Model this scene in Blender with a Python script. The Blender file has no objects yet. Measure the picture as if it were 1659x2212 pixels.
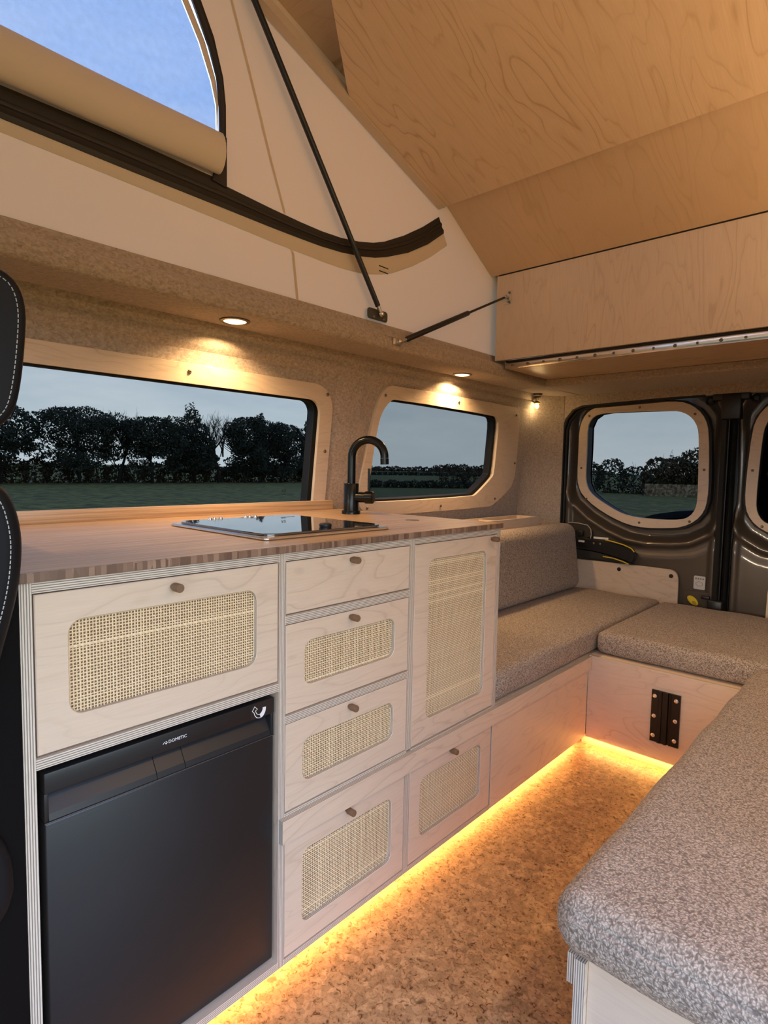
import bpy, bmesh, math, random
from mathutils import Vector, Matrix, noise
from mathutils.geometry import tessellate_polygon
random.seed(7)
C = bpy.context.scene.collection
SC = bpy.context.scene
PI = math.pi
V = Vector

# ------------------------------------------------------------------ camera
cam_d = bpy.data.cameras.new('camera')
cam = bpy.data.objects.new('camera', cam_d); C.objects.link(cam)
yaw, pit, rol = -0.742789535, -0.0737158166, 0.0184346298
f = V((math.sin(yaw)*math.cos(pit), math.cos(yaw)*math.cos(pit), math.sin(pit)))
r = f.cross(V((0, 0, 1))).normalized(); u = r.cross(f)
r2 = r*math.cos(rol)+u*math.sin(rol); u2 = u*math.cos(rol)-r*math.sin(rol)
m = Matrix.Identity(4)
for i in range(3):
    m[i][0], m[i][1], m[i][2] = r2[i], u2[i], -f[i]
m.translation = V((0.85, 0, 0.995))
cam.matrix_world = m
cam_d.sensor_fit = 'HORIZONTAL'; cam_d.sensor_width = 36.0
cam_d.lens = 36*1263.5/1659; cam_d.clip_start = 0.02; cam_d.clip_end = 5000
SC.camera = cam

# ------------------------------------------------------------------ colour management and light
SC.view_settings.view_transform = 'Standard'; SC.view_settings.look = 'None'
SC.view_settings.gamma = 1; SC.view_settings.exposure = 0.46
SC.view_settings.use_curve_mapping = False
SC.cycles.max_bounces = 12; SC.cycles.diffuse_bounces = 6; SC.cycles.transparent_max_bounces = 16
SC.cycles.caustics_reflective = False; SC.cycles.caustics_refractive = False
SC.cycles.sample_clamp_indirect = 6
SKY = 5.7
w = bpy.data.worlds.new('sky'); SC.world = w; w.use_nodes = True
nt = w.node_tree; nt.nodes.clear()
def N_(nt, t, **k):
    n = nt.nodes.new(t)
    for a, b in k.items():
        if a.startswith('i_'):
            key = a[2:]; key = int(key) if key.isdigit() else key.replace('_', ' ')
            n.inputs[key].default_value = b
        else: setattr(n, a, b)
    return n
def ramp(nt, stops, interp='LINEAR'):
    n = nt.nodes.new('ShaderNodeValToRGB'); n.color_ramp.interpolation = interp
    e = n.color_ramp.elements
    while len(e) < len(stops): e.new(0.5)
    for k, (p, c) in zip(e, stops):
        k.position = p; k.color = (*c, 1) if len(c) == 3 else c
    return n
tc = N_(nt, 'ShaderNodeTexCoord'); sx = N_(nt, 'ShaderNodeSeparateXYZ')
nt.links.new(tc.outputs['Generated'], sx.inputs[0])
rp = ramp(nt, [(0.0, (.10, .11, .10)), (0.49, (.10, .11, .10)), (0.5, (.64, .72, .77)), (0.56, (.53, .62, .70)), (0.66, (.32, .47, .74)), (0.76, (.23, .39, .76)), (1.0, (.22, .37, .74))])
ma = N_(nt, 'ShaderNodeMath', operation='MULTIPLY_ADD', i_1=0.5, i_2=0.5)
nt.links.new(sx.outputs[2], ma.inputs[0]); nt.links.new(ma.outputs[0], rp.inputs[0])
mp = N_(nt, 'ShaderNodeMapping'); mp.inputs['Scale'].default_value = (2.2, 2.2, 9.0)
nt.links.new(tc.outputs['Generated'], mp.inputs[0])
nz = N_(nt, 'ShaderNodeTexNoise', i_Scale=1.6, i_Detail=9.0, i_Roughness=0.62)
nt.links.new(mp.outputs[0], nz.inputs['Vector'])
cr = ramp(nt, [(0.38, (0, 0, 0)), (0.66, (1, 1, 1))]); nt.links.new(nz.outputs[0], cr.inputs[0])
mx = N_(nt, 'ShaderNodeMix', data_type='RGBA'); mx.inputs['B'].default_value = (.78, .83, .86, 1)
nt.links.new(rp.outputs[0], mx.inputs['A'])
ce = ramp(nt, [(0.0, (.6, .6, .6)), (.30, (.5, .5, .5)), (.55, (.10, .10, .10)), (1, (.08, .08, .08))]); nt.links.new(sx.outputs[2], ce.inputs[0])
mf = N_(nt, 'ShaderNodeMath', operation='MULTIPLY'); nt.links.new(cr.outputs[0], mf.inputs[0]); nt.links.new(ce.outputs[0], mf.inputs[1])
ab = N_(nt, 'ShaderNodeMath', operation='GREATER_THAN', i_1=0.0); nt.links.new(sx.outputs[2], ab.inputs[0])
mf2 = N_(nt, 'ShaderNodeMath', operation='MULTIPLY'); nt.links.new(mf.outputs[0], mf2.inputs[0]); nt.links.new(ab.outputs[0], mf2.inputs[1])
nt.links.new(mf2.outputs[0], mx.inputs['Factor'])
bg = N_(nt, 'ShaderNodeBackground', i_Strength=SKY); nt.links.new(mx.outputs['Result'], bg.inputs[0])
wo = N_(nt, 'ShaderNodeOutputWorld'); nt.links.new(bg.outputs[0], wo.inputs[0])

sun_d = bpy.data.lights.new('evening_sun', 'SUN'); sun_d.energy = 1.0; sun_d.angle = math.radians(12); sun_d.color = (1, .78, .52)
sun = bpy.data.objects.new('evening_sun', sun_d); C.objects.link(sun)
sun.rotation_euler = V((0.10, 1.0, -0.16)).to_track_quat('-Z', 'Y').to_euler()   # low sun ahead of the van
WARM = (1, .70, .38)
DOWN_W, BULB_W, STRIP_W, ROOF_W = 1.9, .06, 2.1, 3.6

# ------------------------------------------------------------------ materials
MATS = {}
def mat(name, col=(.5, .5, .5), rough=.5, metal=0.0, **k):
    if name in MATS: return MATS[name]
    mm = bpy.data.materials.new(name); mm.use_nodes = True
    b = mm.node_tree.nodes['Principled BSDF']
    b.inputs['Base Color'].default_value = (*col, 1); b.inputs['Roughness'].default_value = rough
    b.inputs['Metallic'].default_value = metal
    for a, v in k.items(): b.inputs[a.replace('_', ' ')].default_value = v
    MATS[name] = mm; return mm
def nodes(mm): return mm.node_tree, mm.node_tree.nodes['Principled BSDF']
def L(t, a, b): t.links.new(a, b)
def bump(t, b, h, strength, dist):
    n = N_(t, 'ShaderNodeBump', i_Strength=strength, i_Distance=dist)
    L(t, h, n.inputs['Height']); L(t, n.outputs[0], b.inputs['Normal']); return n

def birch(name, base, dark, line=.5, scale=1.0, rough=.5):
    mm = mat(name, base, rough); t, b = nodes(mm)
    uv = N_(t, 'ShaderNodeUVMap'); oi = N_(t, 'ShaderNodeObjectInfo')
    off = N_(t, 'ShaderNodeVectorMath', operation='SCALE'); off.inputs['Scale'].default_value = 37.0
    cv = N_(t, 'ShaderNodeCombineXYZ'); L(t, oi.outputs['Random'], cv.inputs[0]); L(t, oi.outputs['Random'], cv.inputs[1])
    L(t, cv.outputs[0], off.inputs[0])
    ad = N_(t, 'ShaderNodeVectorMath', operation='ADD'); L(t, uv.outputs[0], ad.inputs[0]); L(t, off.outputs[0], ad.inputs[1])
    mp = N_(t, 'ShaderNodeMapping'); mp.inputs['Scale'].default_value = (1.5*scale, 6.0*scale, 1); L(t, ad.outputs[0], mp.inputs[0])
    n1 = N_(t, 'ShaderNodeTexNoise', i_Scale=1.0, i_Detail=3.0, i_Roughness=.45, i_Distortion=.35); L(t, mp.outputs[0], n1.inputs['Vector'])
    mu = N_(t, 'ShaderNodeMath', operation='MULTIPLY', i_1=13.0); L(t, n1.outputs[0], mu.inputs[0])
    fr = N_(t, 'ShaderNodeMath', operation='FRACT'); L(t, mu.outputs[0], fr.inputs[0])
    r1 = ramp(t, [(0.0, (line, line, line)), (.10, (.06, .06, .06)), (.55, (0, 0, 0)), (.90, (.16, .16, .16)), (1.0, (line, line, line))]); L(t, fr.outputs[0], r1.inputs[0])
    mp2 = N_(t, 'ShaderNodeMapping'); mp2.inputs['Scale'].default_value = (14, 260, 1); L(t, ad.outputs[0], mp2.inputs[0])
    n2 = N_(t, 'ShaderNodeTexNoise', i_Scale=1.0, i_Detail=4.0); L(t, mp2.outputs[0], n2.inputs['Vector'])
    mp3 = N_(t, 'ShaderNodeMapping'); mp3.inputs['Scale'].default_value = (2.2, 5, 1); L(t, ad.outputs[0], mp3.inputs[0])
    n3 = N_(t, 'ShaderNodeTexNoise', i_Scale=1.0, i_Detail=2.0); L(t, mp3.outputs[0], n3.inputs['Vector'])
    r3 = ramp(t, [(.42, (0, 0, 0)), (.62, (1, 1, 1))]); L(t, n3.outputs[0], r3.inputs[0])
    m3 = N_(t, 'ShaderNodeMath', operation='MULTIPLY'); L(t, r1.outputs[0], m3.inputs[0])
    r3b = N_(t, 'ShaderNodeMath', operation='MULTIPLY_ADD', i_1=.75, i_2=.3); L(t, r3.outputs[0], r3b.inputs[0]); L(t, r3b.outputs[0], m3.inputs[1])
    s2 = N_(t, 'ShaderNodeMath', operation='MULTIPLY_ADD', i_1=.5, i_2=-.16); L(t, n2.outputs[0], s2.inputs[0])
    sm = N_(t, 'ShaderNodeMath', operation='ADD', use_clamp=True); L(t, m3.outputs[0], sm.inputs[0]); L(t, s2.outputs[0], sm.inputs[1])
    mx = N_(t, 'ShaderNodeMix', data_type='RGBA'); mx.inputs['A'].default_value = (*base, 1); mx.inputs['B'].default_value = (*dark, 1)
    L(t, sm.outputs[0], mx.inputs['Factor']); L(t, mx.outputs['Result'], b.inputs['Base Color'])
    return mm
BIRCH = birch('birch_plywood', (.72, .575, .435), (.50, .37, .26), .55, 1.35)
CEIL = birch('birch_ceiling_plywood', (.70, .52, .34), (.47, .30, .16), .75, 1.0, .42)
CEIL2 = birch('birch_roof_panel_plywood', (.64, .46, .295), (.50, .34, .19), .5, .8, .5)
def edge_mat():
    mm = mat('plywood_edge', (.8, .7, .58), .6); t, b = nodes(mm)
    uv = N_(t, 'ShaderNodeUVMap'); s = N_(t, 'ShaderNodeSeparateXYZ'); L(t, uv.outputs[0], s.inputs[0])
    mu = N_(t, 'ShaderNodeMath', operation='MULTIPLY', i_1=1/.0033); L(t, s.outputs[1], mu.inputs[0])
    ad = N_(t, 'ShaderNodeMath', operation='ADD', i_1=.15); L(t, mu.outputs[0], ad.inputs[0])
    fr = N_(t, 'ShaderNodeMath', operation='FRACT'); L(t, ad.outputs[0], fr.inputs[0])
    rr = ramp(t, [(.0, (.78, .69, .57)), (.52, (.80, .71, .59)), (.60, (.27, .215, .165)), (.92, (.25, .20, .155)), (1, (.78, .69, .57))]); L(t, fr.outputs[0], rr.inputs[0])
    mp = N_(t, 'ShaderNodeMapping'); mp.inputs['Scale'].default_value = (60, 900, 1); L(t, uv.outputs[0], mp.inputs[0])
    nz = N_(t, 'ShaderNodeTexNoise', i_Scale=1.0, i_Detail=3.0); L(t, mp.outputs[0], nz.inputs['Vector'])
    mx = N_(t, 'ShaderNodeMix', data_type='RGBA', blend_type='MULTIPLY'); mx.inputs['Factor'].default_value = .45
    L(t, rr.outputs[0], mx.inputs['A']); L(t, nz.outputs[0], mx.inputs['B'])
    g = N_(t, 'ShaderNodeHueSaturation', i_Saturation=1.0, i_Value=1.15); L(t, mx.outputs['Result'], g.inputs['Color']); L(t, g.outputs[0], b.inputs['Base Color'])
    return mm
EDGE = edge_mat()
def bamboo():
    mm = mat('bamboo_worktop', (.50, .31, .18), .34); t, b = nodes(mm)
    tc = N_(t, 'ShaderNodeTexCoord'); mp = N_(t, 'ShaderNodeMapping'); mp.inputs['Scale'].default_value = (130, 2.2, 130); L(t, tc.outputs['Object'], mp.inputs[0])
    nz = N_(t, 'ShaderNodeTexNoise', i_Scale=1.0, i_Detail=4.0, i_Roughness=.6); L(t, mp.outputs[0], nz.inputs['Vector'])
    rr = ramp(t, [(.30, (.33, .19, .095)), (.5, (.55, .36, .20)), (.70, (.70, .50, .31))]); L(t, nz.outputs[0], rr.inputs[0]); L(t, rr.outputs[0], b.inputs['Base Color'])
    return mm
BAMBOO = bamboo()
def bamboo_edge():
    mm = mat('bamboo_end_edge', (.3, .18, .12), .45); t, b = nodes(mm)
    tc = N_(t, 'ShaderNodeTexCoord'); mp = N_(t, 'ShaderNodeMapping'); mp.inputs['Scale'].default_value = (60, 115, 8); L(t, tc.outputs['Object'], mp.inputs[0])
    vo = N_(t, 'ShaderNodeTexVoronoi', i_Scale=1.0); L(t, mp.outputs[0], vo.inputs['Vector'])
    s = N_(t, 'ShaderNodeSeparateColor'); L(t, vo.outputs['Color'], s.inputs[0])
    rr = ramp(t, [(.1, (.15, .085, .055)), (.5, (.22, .13, .085)), (.95, (.36, .23, .16))]); L(t, s.outputs[0], rr.inputs[0]); L(t, rr.outputs[0], b.inputs['Base Color'])
    return mm
BEDGE = bamboo_edge()
def carpet():
    mm = mat('carpet_lining', (.36, .27, .20), .95); t, b = nodes(mm)
    tc = N_(t, 'ShaderNodeTexCoord'); mp = N_(t, 'ShaderNodeMapping'); mp.inputs['Scale'].default_value = (1, .7, 1); L(t, tc.outputs['Object'], mp.inputs[0])
    nz = N_(t, 'ShaderNodeTexNoise', i_Scale=140.0, i_Detail=6.0, i_Roughness=.7, i_Distortion=.6); L(t, mp.outputs[0], nz.inputs['Vector'])
    rr = ramp(t, [(.32, (.30, .23, .18)), (.52, (.46, .37, .30)), (.72, (.60, .505, .435))]); L(t, nz.outputs[0], rr.inputs[0]); L(t, rr.outputs[0], b.inputs['Base Color'])
    bump(t, b, nz.outputs[0], .5, .004)
    b.inputs['Sheen Weight'].default_value = .25
    return mm
CARPET = carpet()
def canvas():
    mm = mat('roof_canvas', (.74, .56, .40), .75); t, b = nodes(mm)
    out = t.nodes['Material Output']
    tc = N_(t, 'ShaderNodeTexCoord')
    n0 = N_(t, 'ShaderNodeTexNoise', i_Scale=3.0, i_Detail=2.0); L(t, tc.outputs['Object'], n0.inputs['Vector'])
    nz = N_(t, 'ShaderNodeTexNoise', i_Scale=900.0, i_Detail=1.0); L(t, tc.outputs['Object'], nz.inputs['Vector'])
    bp = bump(t, b, nz.outputs[0], .15, .0006)
    bp2 = N_(t, 'ShaderNodeBump', i_Strength=.25, i_Distance=.03); L(t, n0.outputs[0], bp2.inputs['Height']); L(t, bp.outputs[0], bp2.inputs['Normal']); L(t, bp2.outputs[0], b.inputs['Normal'])
    tr = N_(t, 'ShaderNodeBsdfTranslucent'); tr.inputs[0].default_value = (.72, .54, .34, 1)
    ms = N_(t, 'ShaderNodeMixShader'); ms.inputs[0].default_value = .09
    L(t, b.outputs[0], ms.inputs[1]); L(t, tr.outputs[0], ms.inputs[2]); L(t, ms.outputs[0], out.inputs[0])
    return mm
CANVAS = canvas()
SEAM = mat('canvas_seam_thread', (.66, .52, .38), .8)
FLAPC = mat('cream_flap_cloth', (.66, .57, .46), .8)
def boucle():
    mm = mat('boucle_fabric', (.40, .33, .27), .95); t, b = nodes(mm)
    tc = N_(t, 'ShaderNodeTexCoord')
    n0 = N_(t, 'ShaderNodeTexNoise', i_Scale=130.0, i_Detail=2.0); L(t, tc.outputs['Object'], n0.inputs['Vector'])
    mxv = N_(t, 'ShaderNodeMix', data_type='RGBA', blend_type='LINEAR_LIGHT'); mxv.inputs['Factor'].default_value = .005
    L(t, tc.outputs['Object'], mxv.inputs['A']); L(t, n0.outputs['Color'], mxv.inputs['B'])
    vo = N_(t, 'ShaderNodeTexVoronoi', i_Scale=285.0); L(t, mxv.outputs['Result'], vo.inputs['Vector'])
    vo.feature = 'SMOOTH_F1'; vo.inputs['Smoothness'].default_value = .6
    rr = ramp(t, [(.0, (.61, .50, .41)), (.28, (.50, .405, .325)), (.48, (.33, .265, .21)), (.74, (.185, .142, .11))]); L(t, vo.outputs[0], rr.inputs[0])  # darker between the curls, their self-shade put into the cloth colour
    n2 = N_(t, 'ShaderNodeTexNoise', i_Scale=110.0, i_Detail=3.0); L(t, tc.outputs['Object'], n2.inputs['Vector'])
    r2_ = ramp(t, [(.3, (.9, .9, .9)), (.7, (1.08, 1.08, 1.08))]); L(t, n2.outputs[0], r2_.inputs[0])
    mx = N_(t, 'ShaderNodeMix', data_type='RGBA', blend_type='MULTIPLY'); mx.inputs['Factor'].default_value = 1
    L(t, rr.outputs[0], mx.inputs['A']); L(t, r2_.outputs[0], mx.inputs['B']); L(t, mx.outputs['Result'], b.inputs['Base Color'])
    iv = N_(t, 'ShaderNodeMath', operation='MULTIPLY', i_1=-1.0); L(t, vo.outputs[0], iv.inputs[0])
    bump(t, b, iv.outputs[0], .75, .002)
    b.inputs['Sheen Weight'].default_value = .08
    return mm
BOUCLE = boucle()
def cork():
    mm = mat('cork_floor', (.5, .28, .12), .42); t, b = nodes(mm)
    tc = N_(t, 'ShaderNodeTexCoord')
    n1 = N_(t, 'ShaderNodeTexNoise', i_Scale=16.0, i_Detail=6.0, i_Roughness=.65); L(t, tc.outputs['Object'], n1.inputs['Vector'])
    r1 = ramp(t, [(.3, (.44, .25, .125)), (.5, (.53, .315, .16)), (.7, (.62, .40, .21))]); L(t, n1.outputs[0], r1.inputs[0])
    n2 = N_(t, 'ShaderNodeTexNoise', i_Scale=95.0, i_Detail=3.0, i_Roughness=.6, i_Distortion=1.2); L(t, tc.outputs['Object'], n2.inputs['Vector'])
    r2_ = ramp(t, [(.32, (.22, .12, .06)), (.42, (.78, .72, .66)), (.58, (1.05, 1.04, 1.02))]); L(t, n2.outputs[0], r2_.inputs[0])
    vo = N_(t, 'ShaderNodeTexVoronoi', i_Scale=70.0); L(t, tc.outputs['Object'], vo.inputs['Vector'])
    s = N_(t, 'ShaderNodeSeparateColor'); L(t, vo.outputs['Color'], s.inputs[0])
    r3 = ramp(t, [(.0, (.72, .70, .66)), (1, (1.12, 1.10, 1.08))]); L(t, s.outputs[0], r3.inputs[0])
    n4 = N_(t, 'ShaderNodeTexNoise', i_Scale=30.0, i_Detail=1.0); L(t, tc.outputs['Object'], n4.inputs['Vector'])
    r4 = ramp(t, [(.22, (.3, .24, .2)), (.28, (1, 1, 1))]); L(t, n4.outputs[0], r4.inputs[0])
    prev = r1.outputs[0]
    for q in (r2_, r3, r4):
        mx = N_(t, 'ShaderNodeMix', data_type='RGBA', blend_type='MULTIPLY'); mx.inputs['Factor'].default_value = 1
        L(t, prev, mx.inputs['A']); L(t, q.outputs[0], mx.inputs['B']); prev = mx.outputs['Result']
    L(t, prev, b.inputs['Base Color']); bump(t, b, n2.outputs[0], .15, .002)
    return mm
CORK = cork()
def paint():
    mm = mat('bronze_van_paint', (.105, .085, .066), .32, .35); t, b = nodes(mm)
    b.inputs['Coat Weight'].default_value = .8; b.inputs['Coat Roughness'].default_value = .08
    return mm
PAINT = paint()
CANE = mat('cane_strands', (.88, .69, .43), .55)
CANEB = mat('cane_brown_backing', (.25, .15, .08), .9)  # plain brown backing that shows through the weave
BLACK = mat('black_plastic', (.012, .012, .013), .38)
RUBBER = mat('black_rubber', (.008, .008, .008), .6)
LEATHER = mat('black_leather', (.006, .0062, .0078), .55, 0, Specular_IOR_Level=.22)
LINER = mat('dark_cavity', (.02, .018, .016), .9)
STEEL = mat('zinc_steel', (.62, .58, .50), .28, 1.0)
ALU = mat('polished_aluminium', (.88, .86, .82), .24, 1.0)
SCREW = mat('steel_screw', (.22, .18, .14), .3, 1.0)
TAPB = mat('satin_black_tap', (.02, .02, .018), .22, .75)
KNOB = mat('walnut_knob', (.20, .115, .065), .45)
WHITE = mat('white_print', (.85, .85, .85), .5)
STITCH = mat('pale_stitching', (.45, .44, .42), .7)
YELLOW = mat('yellow_plastic', (.75, .55, .03), .4)
def fridge_steel():
    mm = mat('dark_brushed_door', (.045, .046, .050), .36, .7); t, b = nodes(mm)
    tc = N_(t, 'ShaderNodeTexCoord'); mp = N_(t, 'ShaderNodeMapping'); mp.inputs['Scale'].default_value = (1, 4, 900); L(t, tc.outputs['Object'], mp.inputs[0])
    nz = N_(t, 'ShaderNodeTexNoise', i_Scale=1.0, i_Detail=2.0); L(t, mp.outputs[0], nz.inputs['Vector'])
    bump(t, b, nz.outputs[0], .06, .001); return mm
FRIDGE = fridge_steel()
def glass(name, tint, refl=1.0):
    mm = bpy.data.materials.new(name); mm.use_nodes = True; t = mm.node_tree; t.nodes.clear()
    o = N_(t, 'ShaderNodeOutputMaterial'); tr = N_(t, 'ShaderNodeBsdfTransparent'); tr.inputs[0].default_value = (*tint, 1)
    gl = N_(t, 'ShaderNodeBsdfGlossy'); gl.inputs['Roughness'].default_value = .01
    fr = N_(t, 'ShaderNodeLayerWeight', i_Blend=.5); pw = N_(t, 'ShaderNodeMath', operation='POWER', i_1=5.0); L(t, fr.outputs['Facing'], pw.inputs[0])
    mu = N_(t, 'ShaderNodeMath', operation='MULTIPLY_ADD', i_1=.95*refl, i_2=.04*refl); L(t, pw.outputs[0], mu.inputs[0])
    ms = N_(t, 'ShaderNodeMixShader'); L(t, mu.outputs[0], ms.inputs[0]); L(t, tr.outputs[0], ms.inputs[1]); L(t, gl.outputs[0], ms.inputs[2]); L(t, ms.outputs[0], o.inputs[0])
    return mm
GL1 = glass('tinted_side_glass', (.30, .31, .315), .02); GL2 = glass('dark_tinted_side_glass', (.225, .235, .24), .02); GL3 = glass('tinted_rear_glass', (.262, .270, .274), .02)
CLEAR = glass('clear_bulb_glass', (.98, .9, .75))
def meshcloth():
    mm = bpy.data.materials.new('insect_mesh'); mm.use_nodes = True; t = mm.node_tree; t.nodes.clear()
    o = N_(t, 'ShaderNodeOutputMaterial'); tr = N_(t, 'ShaderNodeBsdfTransparent'); tr.inputs[0].default_value = (1, 1, 1, 1)
    d = N_(t, 'ShaderNodeBsdfDiffuse'); d.inputs[0].default_value = (.10, .13, .20, 1)
    uv = N_(t, 'ShaderNodeUVMap'); mp = N_(t, 'ShaderNodeMapping'); mp.inputs['Scale'].default_value = (420, 420, 1); L(t, uv.outputs[0], mp.inputs[0])
    ch = N_(t, 'ShaderNodeTexWave', i_Scale=1.0); L(t, mp.outputs[0], ch.inputs['Vector'])
    nz = N_(t, 'ShaderNodeTexNoise', i_Scale=60.0, i_Detail=3.0); L(t, uv.outputs[0], nz.inputs['Vector'])
    a = N_(t, 'ShaderNodeMath', operation='MULTIPLY_ADD', i_1=.10, i_2=.55); L(t, ch.outputs['Fac'], a.inputs[0])
    a2 = N_(t, 'ShaderNodeMath', operation='MULTIPLY_ADD', i_1=.05); L(t, nz.outputs[0], a2.inputs[0]); L(t, a.outputs[0], a2.inputs[2])
    ms = N_(t, 'ShaderNodeMixShader'); L(t, a2.outputs[0], ms.inputs[0]); L(t, tr.outputs[0], ms.inputs[1]); L(t, d.outputs[0], ms.inputs[2]); L(t, ms.outputs[0], o.inputs[0])
    return mm
MESHC = meshcloth()
def emit(name, col, st):
    mm = bpy.data.materials.new(name); mm.use_nodes = True; t = mm.node_tree; t.nodes.clear()
    o = N_(t, 'ShaderNodeOutputMaterial'); e = N_(t, 'ShaderNodeEmission'); e.inputs[0].default_value = (*col, 1); e.inputs[1].default_value = st
    L(t, e.outputs[0], o.inputs[0]); return mm
GLOW = emit('warm_led_lens', (1, .70, .32), 4.5); BULBG = emit('bulb_filament', (1, .74, .36), 60.0); STRIPG = emit('led_strip_glow', (1, .55, .16), 8.0)
def field():
    mm = mat('meadow_grass', (.05, .09, .02), .9); t, b = nodes(mm)
    tc = N_(t, 'ShaderNodeTexCoord')
    n1 = N_(t, 'ShaderNodeTexNoise', i_Scale=2.2, i_Detail=4.0, i_Roughness=.7); L(t, tc.outputs['Object'], n1.inputs['Vector'])
    r1 = ramp(t, [(.40, (.040, .036, .004)), (.50, (.130, .120, .014)), (.62, (.21, .19, .03))]); L(t, n1.outputs[0], r1.inputs[0]); L(t, r1.outputs[0], b.inputs['Base Color'])
    bump(t, b, n1.outputs[0], 1.0, .25); return mm
FIELD = field()
LEAFD = mat('dark_evergreen_leaf', (.028, .034, .016), .8); LEAFB = mat('brown_green_leaf', (.065, .048, .018), .8); BARK = mat('dark_bark', (.03, .024, .018), .9)
STONE = mat('field_stone', (.24, .19, .12), .9)
_t, _b = nodes(STONE); _c = N_(_t, 'ShaderNodeTexCoord'); _n = N_(_t, 'ShaderNodeTexNoise', i_Scale=5.0, i_Detail=3.0); L(_t, _c.outputs['Object'], _n.inputs['Vector'])
_r = ramp(_t, [(.35, (.07, .05, .03)), (.5, (.22, .165, .09)), (.65, (.40, .31, .18))]); L(_t, _n.outputs[0], _r.inputs[0]); L(_t, _r.outputs[0], _b.inputs['Base Color'])

# ------------------------------------------------------------------ object helpers
WL = {}
def link(o, parent, loc=(0, 0, 0)):
    C.objects.link(o); wl = V(loc)
    if parent is not None:
        o.parent = parent; o.location = wl-WL[parent.name]
    else: o.location = wl
    WL[o.name] = wl; return o
def tag(o, label=None, cat=None, group=None, kind=None):
    if label: o['label'] = label
    if cat: o['category'] = cat
    if group: o['group'] = group
    if kind: o['kind'] = kind
    return o
def thing(name, label, cat, loc, group=None):
    o = bpy.data.objects.new(name, None); o.empty_display_size = .05; link(o, None, loc); return tag(o, label, cat, group)
def base_of(parent): return V((0, 0, 0)) if parent is None else WL[parent.name]
def mesh(name, vs, fs, mats, parent=None, smooth=False, mi=None, uv=None, loc=None, auto=None):
    """verts in world metres; origin at loc (or the parent's)"""
    o0 = V(loc) if loc is not None else base_of(parent)
    me = bpy.data.meshes.new(name); me.from_pydata([tuple(V(v)-o0) for v in vs], [], fs)
    mats = mats if isinstance(mats, (list, tuple)) else [mats]
    for q in mats: me.materials.append(q)
    if mi: me.polygons.foreach_set('material_index', mi)
    if uv is not None:
        l = me.uv_layers.new(name='UVMap')
        flat = []
        for p in uv:
            for a in p: flat += [a[0], a[1]]
        l.data.foreach_set('uv', flat)
    if smooth: me.polygons.foreach_set('use_smooth', [True]*len(me.polygons))
    me.update()
    if auto is not None:
        bm = bmesh.new(); bm.from_mesh(me)
        for e in bm.edges:
            if len(e.link_faces) == 2 and e.calc_face_angle(0) > auto: e.smooth = False
        bm.to_mesh(me); bm.free()
    return link(bpy.data.objects.new(name, me), parent, o0)
def bmobj(name, bm, mats, parent=None, smooth=False, auto=None):
    bm.verts.index_update(); vs = [v.co.copy() for v in bm.verts]; fs = [[v.index for v in q.verts] for q in bm.faces]; bm.free()
    return mesh(name, vs, fs, mats, parent, smooth, auto=auto)

def boxuv(vs, fs, grain, thick=None, tmin=0.0):
    """UV in metres; material 1 on the faces that show the thickness"""
    uvs, mi = [], []
    for q in fs:
        a, b_, c = V(vs[q[0]]), V(vs[q[1]]), V(vs[q[2]]); n = (b_-a).cross(c-a)
        ax = max(range(3), key=lambda i: abs(n[i])); oth = [i for i in range(3) if i != ax]
        if thick is not None and ax != thick:
            uu = [i for i in oth if i != thick][0]
            uvs.append([(vs[k][uu], vs[k][thick]-tmin) for k in q]); mi.append(1)
        else:
            gu = grain if grain in oth else oth[0]; gv = [i for i in oth if i != gu][0]
            uvs.append([(vs[k][gu], vs[k][gv]) for k in q]); mi.append(0)
    return uvs, mi
def cube(x0, x1, y0, y1, z0, z1):
    vs = [(x, y, z) for x in (x0, x1) for y in (y0, y1) for z in (z0, z1)]
    fs = [(0, 1, 3, 2), (4, 6, 7, 5), (0, 4, 5, 1), (2, 3, 7, 6), (0, 2, 6, 4), (1, 5, 7, 3)]
    return vs, fs
AX = 'xyz'
def ply(name, b, thick, grain, parent=None, face=None):
    """plywood board with layered edges: b = x0,x1,y0,y1,z0,z1"""
    vs, fs = cube(*b); t = AX.index(thick)
    uv, mi = boxuv(vs, fs, AX.index(grain), t, b[2*t])
    return mesh(name, vs, fs, [face or BIRCH, EDGE], parent, uv=uv, mi=mi)
def bbox(name, b, m_, parent=None, bev=.002, seg=2, grain='y'):
    bm = bmesh.new(); vs, fs = cube(*b); vv = [bm.verts.new(v) for v in vs]
    for q in fs: bm.faces.new([vv[i] for i in q])
    bmesh.ops.recalc_face_normals(bm, faces=bm.faces)
    if bev > 0: bmesh.ops.bevel(bm, geom=list(bm.edges), offset=bev, segments=seg, affect='EDGES', profile=.5)
    bm.verts.index_update(); vs = [tuple(v.co) for v in bm.verts]; fs = [[v.index for v in q.verts] for q in bm.faces]; bm.free()
    uv, _ = boxuv(vs, fs, AX.index(grain))
    return mesh(name, vs, fs, m_, parent, smooth=bev > 0, uv=uv, auto=math.radians(50))
def rr(x0, y0, x1, y1, r, n=6):
    pts = []
    for cx_, cy_, a0 in ((x1-r, y1-r, 0), (x0+r, y1-r, 90), (x0+r, y0+r, 180), (x1-r, y0+r, 270)):
        for i in range(n+1):
            a = math.radians(a0+90*i/n); pts.append((cx_+r*math.cos(a), cy_+r*math.sin(a)))
    return pts
def area2(p): return sum(p[i][0]*p[(i+1) % len(p)][1]-p[(i+1) % len(p)][0]*p[i][1] for i in range(len(p)))
def ccw(p): return list(p) if area2(p) > 0 else list(reversed(p))
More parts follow.
